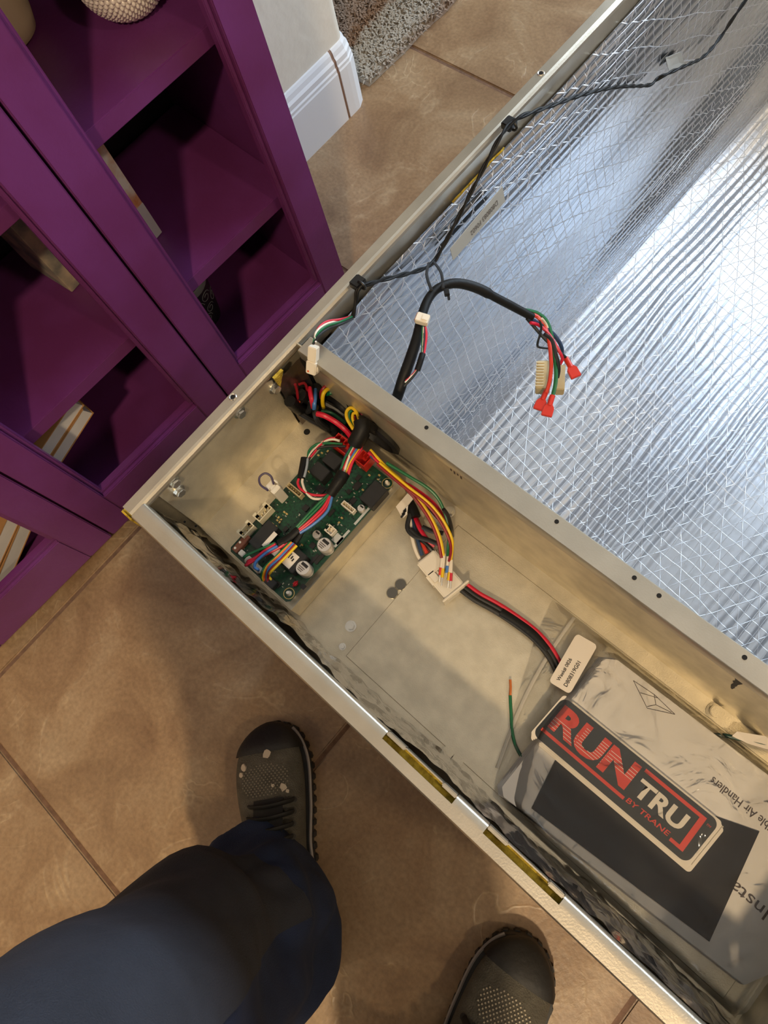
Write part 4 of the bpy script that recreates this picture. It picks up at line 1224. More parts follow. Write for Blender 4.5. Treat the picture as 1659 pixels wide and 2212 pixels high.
for k in range(3):
    a_ = q5(160 + 22 * k, 580 - 50 * k, ZF + 0.0242)
    obj('flag_print', MB().obox(a_, Vector((1, 0, 0)), Vector((0, 1, 0)), up, 0.0018, 0.0055, 0.0004), INK, hm)
hcbl = [(1000, 1268), (1030, 1290), (1070, 1312), (1110, 1338), (1150, 1368), (1180, 1400), (1200, 1432), (1215, 1470)]
for m_, dx, dy, r0 in ((BLACK, -4, 7, 0.0022), (BLACK, 2, 0, 0.0022), (RED, 6, -8, 0.0019)):
    obj('cable', MB().tube([at(x + dx, y + dy, ZF + 0.010 - 0.0045 * (k / 7)) for k, (x, y) in enumerate(hcbl)], r0, 8, 6), m_, hm, smooth=True)
obj('sleeve', MB().tube([at(1082, 1322, ZF + 0.009), at(1115, 1343, ZF + 0.0085), at(1152, 1371, ZF + 0.008), at(1182, 1405, ZF + 0.0065)], 0.0040, 10, 6, 0.75), SHEATH, hm, smooth=True)

# --- loose green earth wire with bare copper end
hg = thing('earth_wire', 'thin green wire with bare copper end under the clear bag', 'wire', at(1110, 1560, ZF))
obj('insulation', MB().tube([at(1102, 1502, ZF + 0.004), at(1104, 1540, ZF + 0.0035), at(1108, 1590, ZF + 0.003), at(1124, 1630, ZF + 0.003), at(1160, 1670, ZF + 0.003)], 0.0014, 8, 6), GREEN_W, hg, smooth=True)
obj('copper_end', MB().tube([at(1102, 1468, ZF + 0.005), at(1103, 1485, ZF + 0.0045), at(1102, 1504, ZF + 0.004)], 0.0011, 8, 3), COPPER, hg, smooth=True)
# --- green wire with white wrapped marker by the bolt
hw = thing('marked_wire', 'dark green wire with white wrapped marker tag beside the round bolt', 'wire', at(1620, 1600, ZF))
obj('lead', MB().tube([at(1530, 1588, ZF + 0.004), at(1560, 1588, ZF + 0.006), at(1600, 1596, ZF + 0.008), at(1650, 1608, ZF + 0.010), at(1700, 1622, ZF + 0.010)], 0.0017, 8, 6), mat('dark_green_wire', (14, 66, 58), 0.4), hw, smooth=True)
wt = [at(1581, 1590, ZF + 0.010), at(1592, 1580, ZF + 0.012), at(1652, 1590, ZF + 0.013), at(1690, 1604, ZF + 0.013), at(1690, 1628, ZF + 0.012), at(1656, 1622, ZF + 0.012), at(1615, 1606, ZF + 0.010)]
obj('marker_tag', MB().add([tuple(v) for v in wt] + [(v.x, v.y, v.z - 0.001) for v in wt], [tuple(range(7)), tuple(range(13, 6, -1))] + [(i, (i + 1) % 7, 7 + (i + 1) % 7, 7 + i) for i in range(7)]), LABELW, hw)

# --- small sensor plug hanging over the divider corner
hs = thing('sensor_cable', 'thin twisted black cable clipped along the foil with white plug end', 'cable', at(760, 690, 0.50))
XS = 0.027
path = [atx(762, 685, 0.029), atx(768, 655, 0.0275), atx(774, 624, 0.026), atx(800, 612, 0.029), atx(860, 596, 0.031), atx(905, 584, 0.032), atx(932, 570, 0.032), atx(950, 545, 0.031), atx(985, 480, 0.030), atx(1015, 420, 0.029), atx(1045, 362, 0.028), atx(1075, 305, 0.0275), atx(1100, 270, 0.026), atx(1130, 250, 0.029), atx(1180, 232, 0.031), atx(1260, 204, 0.031), atx(1330, 188, 0.031), atx(1400, 184, 0.031), atx(1418, 172, 0.031), atx(1440, 160, 0.036), atx(1480, 142, 0.039), atx(1520, 122, 0.035), atx(1555, 82, 0.030), atx(1590, 30, 0.030), atx(1640, -40, 0.030)]
# two strands twisted together
for s_ in (0, 1):
    fine = []
    for i in range(len(path) - 1):
        p0 = path[max(i - 1, 0)]; p1 = path[i]; p2 = path[i + 1]; p3 = path[min(i + 2, len(path) - 1)]
        for k in range(10):
            t = k / 10
            fine.append(0.5 * ((2 * p1) + (p2 - p0) * t + (2 * p0 - 5 * p1 + 4 * p2 - p3) * t * t + (3 * p1 - p0 - 3 * p2 + p3) * t ** 3))
    acc = 0.0; tw = []
    for i, p_ in enumerate(fine):
        if i:
            acc += (p_ - fine[i - 1]).length
        a = acc / 0.022 * 2 * math.pi * 0.5 + s_ * math.pi
        tw.append(p_ + Vector((math.cos(a), 0.3 * math.sin(a), math.sin(a))) * 0.0010)
    obj('cable_strand', MB().tube(tw, 0.0013, 7, 1), SHEATH, hs, smooth=True)
for (px, py) in ((772, 610), (1099, 266)):
    p = atx(px, py, 0.020)
    clp = obj('clip', MB().box(p.x - 0.005, p.x + 0.006, p.y - 0.006, p.y + 0.006, p.z - 0.004, p.z + 0.003), BLACK, hs, bevel=0.0012)
    rg = MB(); rs = []
    pc_ = atx(px + 8, py + 8, 0.026)
    obj('clip_loop', MB().tube([pc_ + Vector((0.004 * math.cos(a * 0.785), 0.001, 0.004 * math.sin(a * 0.785))) for a in range(9)], 0.0012, 6, 3), BLACK, clp, smooth=True)
zw = 0.538
for m_, pts in ((RED, ((758, 684, .519), (735, 690, .528), (705, 695, .534), (686, 712, .538), (680, 738, .540))),
                (GREEN_W, ((760, 684, .519), (735, 695, .530), (705, 705, .536), (685, 722, .540), (677, 742, .540))),
                (WHITE_W, ((757, 686, .518), (730, 693, .528), (703, 701, .535), (683, 718, .540), (681, 740, .540))),
                (BLACK, ((762, 688, .518), (738, 700, .530), (710, 710, .535), (688, 726, .540), (676, 744, .540)))):
    obj('wire', MB().tube([at(x, y, z) for x, y, z in pts], 0.0011, 8, 6), m_, hs, smooth=True)
pu = at(678, 748, 0.541); pl_ = at(675, 805, 0.521)
ax_ = (pl_ - pu); L_ = ax_.length; ax_.normalize(); sd = ax_.cross(Vector((0, 0, 1))).normalized(); nn_ = sd.cross(ax_)
plug = obj('plug_housing', MB().obox(pu + ax_ * (L_ * 0.26), ax_, sd, nn_, L_ * 0.54, 0.0080, 0.0068), WHITE_PL, hs, bevel=0.0007)
obj('plug_cover', MB().obox(pu + ax_ * (L_ * 0.77), ax_, sd, nn_, L_ * 0.48, 0.0094, 0.0080), WHITE_PL, hs, bevel=0.0008)
obj('plug_latch', MB().obox(pu + ax_ * (L_ * 0.78) - sd * 0.0052, ax_, sd, nn_, L_ * 0.2, 0.0012, 0.004), WHITE_PL, hs, bevel=0.0004)
obj('amber_mark', MB().cyl(pu + ax_ * (L_ * 0.90) + nn_ * 0.0039 + sd * 0.002, nn_, 0.0009, 0.0003, 10), ORANGE_W, hs)

# --- thick blower harness rising over the flange
hbk = thing('blower_harness', 'thick black sleeved cable arching over the foil to red spade terminals', 'wire harness', at(900, 740, 0.49))
thick = [(845, 895, .470), (858, 858, .500), (872, 815, .512), (888, 770, .518), (902, 725, .522), (912, 680, .524), (926, 645, .524), (948, 622, .522), (985, 612, .516), (1030, 622, .505), (1075, 645, .490), (1115, 666, .475), (1150, 685, .462)]
obj('sleeve', MB().tube([at(x, y, z) for x, y, z in thick], lambda t: 0.0044 + 0.0005 * math.sin(t * 9) - 0.0009 * (t > 0.8), 12, 6), SHEATH, hbk, smooth=True)
tie_a = at(945, 628, 0.527); tie_b = atx(932, 570, 0.034)
for d_ in (-0.0035, 0.0035):
    obj('cable_tie', MB().tube([tie_a + Vector((d_, d_, 0.002)), (tie_a + tie_b) / 2 + Vector((d_ * 1.3, d_ * 1.3, 0.004)), tie_b + Vector((d_ * .5, d_ * .5, 0.002))], 0.0014, 7, 5, 0.5), BLACK, hbk, smooth=True)
obj('tie_head', MB().obox(at(965, 632, 0.524), Vector((0.75, -0.66, 0)), Vector((0.66, 0.75, 0)), up, 0.006, 0.0045, 0.004).obox(at(969, 642, 0.523), Vector((0.75, -0.66, 0)), Vector((0.66, 0.75, 0)), up, 0.006, 0.0022, 0.0012), BLACK, hbk, bevel=0.0004)


def q7(cx, cy, z):
    return at(1100 + cx / 7.373, 620 + cy / 7.373, z)


for m_, r0, pts in ((REDO, 0.0022, ((300, 430), (360, 440), (450, 475), (540, 580), (600, 720), (640, 900), (660, 1080), (670, 1250), (655, 1430), (630, 1560), (590, 1680))),
                    (GREEN_W, 0.0022, ((250, 370), (340, 385), (450, 420), (560, 500), (630, 620), (680, 800), (710, 1000), (740, 1250), (745, 1450), (725, 1600), (690, 1730))),
                    (NAVY_W, 0.0022, ((300, 490), (400, 540), (500, 600), (620, 680), (720, 770), (800, 880), (840, 980), (840, 1050))),
                    (RED, 0.0018, ((340, 570), (430, 590), (520, 640), (640, 760), (740, 920), (810, 1050), (845, 1140), (810, 1230))),
                    (BLACK, 0.0020, ((560, 750), (680, 850), (740, 1050), (780, 1200), (790, 1330), (770, 1440))),
                    (BLACK, 0.0018, ((280, 500), (360, 590), (470, 720), (600, 860), (720, 960), (850, 1080), (910, 1130))),
                    (BLACK, 0.0013, ((490, 560), (510, 640), (490, 760), (460, 860), (450, 930), (480, 960), (620, 975))),
                    (WHITE_W, 0.0013, ((520, 500), (600, 620), (660, 880), (690, 1050)))):
    n_ = len(pts) - 1
    obj('wire', MB().tube([q7(x, y, 0.464 - 0.034 * (k / n_)) for k, (x, y) in enumerate(pts)], r0 * 0.86, 8, 6), m_, hbk, smooth=True)


def spade(c0, c1, size, z):
    """insulated push-on terminal from barrel end c0 to blade end c1 (enlarged-view pixels)"""
    a = q7(*c0, z); b_ = q7(*c1, z - 0.002)
    ax = (b_ - a).normalized(); sd_ = ax.cross(up).normalized(); nr = sd_.cross(ax)
    L_ = (b_ - a).length
    o = obj('spade_terminal', MB().tube([a, a + ax * L_ * 0.5], lambda t: 0.0027 - 0.0006 * math.sin(t * 3.1), 10, 3), SPADE, hbk, smooth=True)
    h_ = MB()
    pr_ = [(-0.0020, 0.40), (-0.0047, 0.58), (-0.0049, 1.0), (0.0049, 1.0), (0.0047, 0.58), (0.0020, 0.40)]
    h_.add([a + ax * (L_ * q) + sd_ * p_ * size + nr * k for k in (-0.0017, 0.0017) for p_, q in pr_], [(5, 4, 3, 2, 1, 0), (6, 7, 8, 9, 10, 11)] + [(i, (i + 1) % 6, 6 + (i + 1) % 6, 6 + i) for i in range(6)])
    obj('terminal_hood', h_, SPADE, o, bevel=0.0006)


spade((595, 1650), (460, 1960), 1.05, 0.428)
spade((690, 1730), (590, 2060), 1.05, 0.430)
spade((900, 1130), (1070, 1440), 1.05, 0.430)
# ribbed tan multi-way plug
pA = q7(540, 1440, 0.412)
axx = (q7(520, 1700, 0.412) - q7(545, 1200, 0.412)); axx.z = 0; axx.normalize(); ayy = Vector((-axx.y, axx.x, 0))
mw = obj('multiway_plug', MB().obox(pA, axx, ayy, up, 0.031, 0.0135, 0.012), TAN_PL, hbk, bevel=0.0008)
pB = q7(810, 1480, 0.412)
obj('plug_shell', MB().obox(pB, axx, ayy, up, 0.027, 0.0085, 0.012), TAN_PL, mw, bevel=0.0008)
sgn = 1 if (pA - pB).dot(ayy) > 0 else -1
for k in range(9):
    obj('rib', MB().obox(pA + ayy * (sgn * 0.0035) + axx * (-0.0130 + 0.0032 * k) + up * 0.0062, axx, ayy, up, 0.0012, 0.0078, 0.0014), CREAM_PL, mw)
# little white four-way plug on its own red and green leads
hl = thing('fan_speed_lead', 'small white four-way plug with green and red leads beside the thick cable', 'wire harness', at(905, 700, 0.52))


def q4(cx, cy, z):
    return at(870 + cx / 9.22, 620 + cy / 9.22, z)


for m_, pts in ((GREEN_W, ((405, 790), (400, 900), (395, 1100), (385, 1320), (350, 1480), (290, 1660), (170, 1820), (40, 1960))),
                (RED, ((450, 800), (470, 950), (450, 1150), (420, 1320), (360, 1480), (270, 1660), (170, 1780), (60, 1880))),
                (BLACK, ((430, 790), (430, 1000), (415, 1200), (400, 1330), (340, 1500), (280, 1680), (150, 1850), (20, 1980))),
                (WHITE_W, ((415, 800), (420, 950), (405, 1150), (390, 1330), (345, 1490), (275, 1660), (160, 1800), (50, 1910)))):
    n_ = len(pts) - 1
    obj('wire', MB().tube([q4(x, y, 0.529 - 0.006 * (k / n_)) for k, (x, y) in enumerate(pts)], 0.0011, 8, 6), m_, hl, smooth=True)
obj('sleeve', MB().tube([q4(395, 1335, .527), q4(360, 1450, .527), q4(325, 1560, .526), q4(290, 1660, .525)], 0.0026, 10, 4), SHEATH, hl, smooth=True)
p0 = q4(255, 600, 0.532); p1 = q4(500, 670, 0.531)
ax_ = (p1 - p0); L_ = ax_.length; ax_.normalize(); sd = ax_.cross(up).normalized(); nn_ = sd.cross(ax_)
fp_ = obj('plug_housing', MB().obox((p0 + p1) / 2 + ax_ * 0.0008, ax_, sd, nn_, L_, 0.0085, 0.0062).obox((p0 + p1) / 2 + ax_ * 0.003 + nn_ * 0.003, ax_, sd, nn_, L_ * 0.5, 0.0055, 0.0022), WHITE_PL, hl, bevel=0.0006)
for k in range(4):
    for j in range(2):
        obj('contact', MB().obox(p0 + sd * (-0.003 + 0.002 * k) + nn_ * (-0.0014 + 0.0028 * j) + ax_ * 0.0006, ax_, sd, nn_, 0.0008, 0.0012, 0.0012), COPPER, fp_)

# ================================================================== DOCUMENTS IN THE CLEAR BAG
ZD = ZF + 0.0012
X1 = Vector((1, 0, 0)); Y1 = Vector((0, 1, 0))
mn = thing('installer_manual', 'folded white paper manual with grey printing inside the clear bag', 'manual', (0.47, 0.105, ZD))
pg = [(0.3560, 0.0360), (0.3585, 0.0300), (0.372, 0.0285), (0.5760, 0.0420), (0.5860, 0.060), (0.5860, 0.1780), (0.372, 0.1760), (0.3635, 0.1700)]
pg_ = [(0.3665, 0.0345), (0.3720, 0.0295), (0.5770, 0.0455), (0.5860, 0.0640), (0.5860, 0.1780), (0.3760, 0.1765), (0.3665, 0.1700)]
for k in range(4):
    dx = 0.0012 * k
    obj('page', MB().prism([(x - dx * (x < 0.40), y - 0.0006 * k * (y < 0.08)) for x, y in pg_], ZD + 0.0100 - 0.0022 * (k + 1), ZD + 0.0100 - 0.0022 * k - 0.0004), PAPER, mn)
ZM = ZD + 0.0097
blk = [at(1200, 1649, ZM), at(1148, 1746, ZM), at(1219, 1802, ZM), at(1530, 2032, ZM), at(1545, 2030, ZM), at(1640, 1798, ZM), at(1420, 1650, ZM)]
rows = []
c_a, c_b, c_c, c_d = at(1200, 1640, ZM), at(1148, 1746, ZM), at(1532, 2034, ZM), at(1640, 1796, ZM)
for j in range(25):
    t_ = j / 24
    e0 = c_b.lerp(c_c, t_); e1 = c_a.lerp(c_d, t_)
    rows.append([e0.lerp(e1, i / 16) + Vector((0, 0, 0.0006 + 0.0022 * max(0.0, math.sin((i / 16) * 6.0 + t_ * 3.0 + 1.2 * fbm(t_ * 3, i * 0.2))) * (1 - i / 16) ** 1.0 * math.sin(math.pi * min(1, t_ * 1.02)))) for i in range(17)])
g_ = MB().grid(rows)
rim = rows[0] + [r_[-1] for r_ in rows[1:]] + rows[-1][::-1][1:] + [r_[0] for r_ in rows[::-1][1:-1]]
g_.add([tuple(p_) for p_ in rim] + [(p_.x, p_.y, ZM - 0.0002) for p_ in rim], [(i, (i + 1) % len(rim), len(rim) + (i + 1) % len(rim), len(rim) + i) for i in range(len(rim))])
obj('printed_panel', g_, BLACKFILM, mn, smooth=True, label='glossy black printed panel')
# lettering on the manual, upside down to the viewer
p0 = at(1728, 1848, ZM); p1 = at(1545, 1683, ZM)
U_ = at(1537, 1700, ZM) - at(1670, 1810, ZM)
a_ = at(1537, 1702, ZM); dirx = Vector((-1, 0.01, 0)).normalized()
text('print_title', 'Convertible Air Handlers', Vector((0.4835 + 0.0755, 0.1490, ZM)), Vector((-0.0755, 0.0010, 0)), Vector((0, -0.0066, 0)), INKBROWN, mn, 0.0, Vector((0, 0, 0.0003)))
text('print_heading', "Installer's Guide", Vector((0.5640, 0.0985, ZM)), Vector((-0.105, 0.001, 0)), Vector((0, -0.0095, 0)), INKBROWN, mn, 0.0, Vector((0, 0, 0.0003)))
ol = MB()
for (x0, y0, x1, y1) in ((880, 510, 960, 670), (880, 510, 1000, 590), (920, 580, 1020, 610), (960, 670, 1120, 705), (1000, 590, 1120, 705), (1000, 590, 1010, 650), (960, 660, 1010, 650), (1010, 650, 1100, 695)):
    ol.tube([at(1040 + x0 / 2.68, 1280 + y0 / 2.68, ZM + 0.0002), at(1040 + x1 / 2.68, 1280 + y1 / 2.68, ZM + 0.0002)], 0.00022, 4, 1)
obj('line_drawing', ol, INKBROWN, mn)
# the brand badge: stack of dark stickers with white edge
ZK = ZM + 0.0032
bd = thing('brand_badge', 'dark badge sticker with large red and white lettering on manual', 'sticker', (0.43, 0.104, ZM))


def rrect(x0, x1, y0, y1, r0, n=6):
    out_ = []
    for (cx, cy, a0) in ((x1 - r0, y1 - r0, 0), (x0 + r0, y1 - r0, 90), (x0 + r0, y0 + r0, 180), (x1 - r0, y0 + r0, 270)):
        for k in range(n + 1):
            a = math.radians(a0 + 90 * k / n)
            out_.append((cx + r0 * math.cos(a), cy + r0 * math.sin(a)))
    return out_


def bp_(u, v, z):                 # badge plane: u 0..1 along the badge, v 0..1 across
    return Vector((0.3590 + 0.1440 * u + 0.0018 * v, 0.0832 + 0.0405 * v + 0.0010 * u, z))


def badge_poly(x0, x1, y0, y1, r0, z0, z1, dx=0.0, dy=0.0):
    pl2 = rrect(x0, x1, y0, y1, r0)
    return MB().prism([(p_.x + dx, p_.y + dy) for p_ in [bp_(u / 0.144, v / 0.0405, 0) for u, v in pl2]], z0, z1)


for k, (dx, dy) in enumerate(((0.002, -0.0028), (0.001, -0.0014), (0, 0))):
    obj('backing_card', badge_poly(-0.0012, 0.1475 - 0.001 * k, -0.0012, 0.0420, 0.003, ZM + 0.0004 + 0.0009 * k, ZM + 0.0011 + 0.0009 * k, dx, dy), STWHITE, bd)
te = MB()
for k in range(26):
    v = 0.002 + 0.0385 * k / 26
    q = bp_(0.1468 / 0.144, v / 0.0405, 0)
    te.add([(q.x, q.y, ZK - 0.0011), (q.x + 0.0011, q.y + 0.0005, ZK - 0.0011), (q.x, q.y + 0.0011, ZK - 0.0011), (q.x, q.y, ZK - 0.0005), (q.x + 0.0011, q.y + 0.0005, ZK - 0.0005), (q.x, q.y + 0.0011, ZK - 0.0005)], [(0, 1, 2), (5, 4, 3), (0, 3, 4, 1), (1, 4, 5, 2)])
obj('serrated_edge', te, STWHITE, bd)
obj('dark_face', badge_poly(0.0, 0.1440, 0.0, 0.0405, 0.0062, ZM + 0.0030, ZK), STICKER, bd)
Zt = ZK + 0.0001
lf = Vector((0, 0, 0.0002))


def world_text(name, s, x0, x1, y0, y1, m_, wgt):
    return text(name, s, (x0, y0, Zt), (x1 - x0, 0.001 * (x1 - x0) / 0.14, 0), (0.0006, y1 - y0, 0), m_, bd, wgt, lf)


RUN_ = world_text('letters', 'RUN', 0.3648, 0.4385, 0.0955, 0.1190, STRED, 0.045)
# pale speed stripes, only where the red letters are
sp_ = MB()
tri = []
RUN_.data.calc_loop_triangles()
o0 = ORG[bd.name]
for t3 in RUN_.data.loop_triangles:
    tri.append([RUN_.data.vertices[i_].co + o0 for i_ in t3.vertices])
for (xa, xb, ys) in ((0.3640, 0.3885, [0.0978 + 0.0026 * k for k in range(4)]), (0.3895, 0.4130, [0.0990 + 0.0023 * k for k in range(8)]), (0.4140, 0.4390, [0.1060 + 0.0026 * k for k in range(4)])):
    for y in ys:
        iv = []
        for t3 in tri:
            xs = []
            for a3, b3 in ((0, 1), (1, 2), (2, 0)):
                pa_, pb_ = t3[a3], t3[b3]
                if (pa_.y - y) * (pb_.y - y) < 0:
                    xs.append(pa_.x + (pb_.x - pa_.x) * (y - pa_.y) / (pb_.y - pa_.y))
            if len(xs) == 2:
                iv.append((min(xs), max(xs)))
        for a3, b3 in sorted(iv):
            a3, b3 = max(a3, xa), min(b3, xb)
            if b3 > a3:
                sp_.box(a3, b3, y, y + 0.00042, Zt + 0.0003, Zt + 0.0004)
obj('stripes', sp_, STWHITE, bd)
world_text('letters', 'TRU', 0.4435, 0.4862, 0.0985, 0.1132, STWHITE, 0.035)
world_text('letters', 'BY TRANE', 0.4440, 0.4815, 0.0905, 0.0945, STRED, 0.012)
world_text('letters', 'TM', 0.4975, 0.5010, 0.1165, 0.1182, STRED, 0.0)
ln = MB()
ln.box(0.3625, 0.4420, 0.0900, 0.0927, Zt, Zt + 0.0002)
obj('red_bar', ln, STRED, bd)
br_ = MB()
br_.box(0.4420, 0.4960, 0.1180, 0.1208, Zt, Zt + 0.0002).box(0.4915, 0.4960, 0.0892, 0.1180, Zt, Zt + 0.0002).box(0.4840, 0.4915, 0.0892, 0.0920, Zt, Zt + 0.0002)
obj('red_bracket', br_, STRED, bd)

# the clear bag
bag = thing('clear_bag', 'clear plastic bag holding papers, with a white part label', 'bag', (0.44, 0.10, ZD))


def bag_top(x, y):
    inside = 0.0
    if 0.350 < x:
        ex = min(1, (x - 0.350) / 0.02); ey = min(1, max(0, (y - 0.020) / 0.014)); ey2 = min(1, max(0, (0.190 - y) / 0.014))
        inside = max(0, min(ex, ey, ey2))
    h_ = 0.0035 + 0.0115 * inside
    if 0.350 < x < 0.545 and 0.060 < y < 0.145:
        h_ += 0.0012 * min(1, (x - 0.350) / 0.01, (0.545 - x) / 0.045, (y - 0.060) / 0.02, (0.145 - y) / 0.02)
    wr = abs(fbm(x * 26 - y * 18, y * 14 + x * 9, 1.3)) * 0.0026
    xl_ = 0.3035 + 0.062 * max(0.0, 1 - (y - 0.0235) / 0.162) ** 1.25
    eg = min(1.0, max(0.0, (x - xl_) / 0.03)) * min(1.0, max(0.0, (y - 0.0235) / 0.006)) * min(1.0, max(0.0, (0.1855 - y) / 0.006))
    h_ = 0.0008 + (h_ - 0.0008) * eg
    return ZD + h_ + eg * wr * (0.22 if inside > 0.9 else 1.0)


rows = []
for j in range(101):
    y = 0.0235 + 0.162 * j / 100
    x_l = 0.3035 + 0.062 * (1 - (y - 0.0235) / 0.162) ** 1.25 + 0.0015 * fbm(y * 60, 2.0)
    rows.append([Vector((x_l + (0.5870 - x_l) * i / 150, y, bag_top(x_l + (0.5870 - x_l) * i / 150, y) if 0 < j < 100 and 0 < i < 150 else ZD + 0.0008)) for i in range(151)])
obj('film', MB().grid(rows), FILM, bag, smooth=True, auto=False)
zs = []
for k in range(25):
    t_ = k / 24
    p_ = at(1241, 1332, ZD + 0.007).lerp(at(1074, 1660, ZD + 0.006), t_)
    p_ = p_ + Vector((-0.010, -0.002, 0)) * math.sin(math.pi * t_) * 0.6
    zs.append(Vector((p_.x, p_.y, bag_top(p_.x, p_.y) + 0.001)))
obj('zip_strip', MB().tube(zs, 0.0016, 8, 1, 0.4), MILKY, bag, smooth=True)
ZL = ZD + 0.0150
lab = [at(1245, 1370, ZL), at(1292, 1392, ZL), at(1230, 1502, ZL), at(1186, 1470, ZL)]
lc = (lab[0] + lab[1] + lab[2] + lab[3]) / 4
ul = ((lab[0] + lab[1]) / 2 - (lab[2] + lab[3]) / 2); vl = ((lab[0] + lab[3]) / 2 - (lab[1] + lab[2]) / 2)
pl3 = [lc + ul * (u - 0.5) + vl * (v - 0.5) for u, v in [(a / 2.0, b_) for a, b_ in rrect(0, 2.0, 0, 1, 0.16, 5)]]
n_ = len(pl3)
plabel = obj('part_label', MB().add([(p_.x, p_.y, ZL) for p_ in pl3] + [(p_.x, p_.y, ZL - 0.0005) for p_ in pl3], [tuple(range(n_)), tuple(range(2 * n_ - 1, n_ - 1, -1))] + [(i, (i + 1) % n_, n_ + (i + 1) % n_, n_ + i) for i in range(n_)]), LABELW, bag, label='white part label with printed week and number')
o_ = lc + ul * (-0.40) + vl * 0.10
text('label_print', 'Week# 0826', o_, ul * 0.45, vl * 0.17, INK, plabel, 0.01)
o_ = lc + ul * (-0.42) + vl * (-0.26)
text('label_print', 'D808319G01', o_, ul * 0.50, vl * 0.17, INK, plabel, 0.01)

# ================================================================== PERSON (legs in view)
pe = thing('person', 'person standing in navy work trousers and scuffed black lace-up shoes', 'person', (0.40, -0.30, 0))


def shoe(toe, heel, mirror, suffix):
    toe, heel = Vector((toe[0], toe[1], 0)), Vector((heel[0], heel[1], 0))
    ax = (toe - heel); Ls = ax.length; ax.normalize(); sd_ = Vector((-ax.y, ax.x, 0)) * mirror

    def P3(t, s_, z):
        return heel + ax * (Ls * t) + sd_ * s_ + Vector((0, 0, z))
    hw_ = [(0.0, 0.022), (0.04, 0.033), (0.12, 0.038), (0.28, 0.037), (0.42, 0.040), (0.58, 0.049), (0.72, 0.0535), (0.82, 0.052), (0.90, 0.045), (0.96, 0.032), (0.99, 0.018), (1.0, 0.006)]

    def hw(t):
        for (a, b_), (c_, d__) in zip(hw_, hw_[1:]):
            if a <= t <= c_:
                return b_ + (d__ - b_) * (t - a) / (c_ - a)
        return hw_[-1][1]
    def cen(t):
        return 0.006 * math.sin(min(1, max(0, (t - 0.3) / 0.7)) * math.pi * 0.9)
    up_ = obj('shoe', MB().rings([[P3(t, cen(t) + hw(t) * 0.94 * math.cos(math.pi * k / 14), 0.028 + hh * (max(0.0, math.sin(math.pi * k / 14)) ** ex_)) for k in range(15)] + [P3(t, cen(t), 0.024)]
                                   for t, hh, ex_ in ((0.015, 0.045, 0.5), (0.06, 0.070, 0.5), (0.15, 0.082, 0.55), (0.28, 0.084, 0.7), (0.38, 0.080, 0.8), (0.48, 0.066, 0.8), (0.58, 0.053, 0.75), (0.68, 0.043, 0.62), (0.78, 0.036, 0.52), (0.87, 0.030, 0.48), (0.94, 0.022, 0.45), (0.985, 0.011, 0.45))]), SHOE, pe, smooth=True, label='scuffed grey lace-up shoe', sub=1, auto=False)
    ts = [0.0, 0.01, 0.04, 0.09, 0.16, 0.24, 0.33, 0.42, 0.5, 0.58, 0.66, 0.74, 0.81, 0.87, 0.92, 0.955, 0.98, 0.995, 1.0]
    out_l = [(t, cen(t) + hw(t)) for t in ts] + [(t, cen(t) - hw(t)) for t in ts[::-1]]
    sol = MB(); rg_ = []
    for z, s_ in ((0.006, 0.96), (0.010, 1.0), (0.022, 1.0), (0.028, 0.985)):
        rg_.append([P3(0.5 + (t - 0.5) * (1 + (s_ - 1) * .4), cen(t) + (o__ - cen(t)) * s_, z) for t, o__ in out_l])
    obj('sole', sol.rings(rg_), RUBBER, up_, smooth=True)
    lug = MB()
    for k in range(len(out_l)):
        pass
    N = 46
    # perimeter lugs, spaced by length
    per = [P3(t, o__, 0) for t, o__ in out_l]
    seg_ = [(per[(i + 1) % len(per)] - per[i]).length for i in range(len(per))]
    tot = sum(seg_)
    for k in range(N):
        s_ = tot * k / N; i = 0
        while s_ > seg_[i]:
            s_ -= seg_[i]; i += 1
        tg = (per[(i + 1) % len(per)] - per[i]).normalized(); pos = per[i] + tg * s_
        cen_p = P3(0.55, 0, 0)
        nr = Vector((tg.y, -tg.x, 0))
        if (pos - cen_p).dot(nr) < 0:
            nr = -nr
        lug.obox(pos - nr * 0.006 + Vector((0, 0, 0.009)), tg, nr, Vector((0, 0, 1)), tot / N * 0.66, 0.0150, 0.0178)
    obj('lugs', lug, RUBBER, up_, bevel=0.0016)
    # pale foxing line round the sole
    obj('midsole_line', MB().tube([P3(0.5 + (t - 0.5) * 1.0, cen(t) + (o__ - cen(t)) * 1.0, 0.0285) for t, o__ in out_l if 0.02 < t < 0.97 and o__ < cen(t)], 0.0022, 6, 3), MIDSOLE, up_, smooth=True)
    # rubber toe cap
    tc = []
    for t, hh, ex_ in ((0.855, 0.0318, 0.49), (0.87, 0.0315, 0.49), (0.89, 0.0310, 0.48), (0.94, 0.0245, 0.45), (0.985, 0.0145, 0.45), (1.0, 0.004, 0.5)):
        tc.append([P3(t, cen(t) + hw(t) * 0.99 * math.cos(math.pi * k / 16), 0.026 + (hh + 0.0026) * (max(0.0, math.sin(math.pi * k / 16)) ** ex_)) for k in range(17)])
    obj('toe_cap', MB().rings(tc, cap=False, closed=False), RUBBER, up_, smooth=True, sub=1, auto=False)
    # tongue, eyelets and laces
    tg_ = [[P3(t, s_, z_ + 0.004 * math.cos(s_ / 0.02 * 1.2)) for s_ in (-0.020, -0.01, 0, 0.01, 0.020)] for t, z_ in ((0.36, 0.110), (0.44, 0.1005), (0.52, 0.089), (0.60, 0.0785), (0.645, 0.0735))]
    obj('tongue', MB().grid(tg_), LACE, up_, smooth=True)
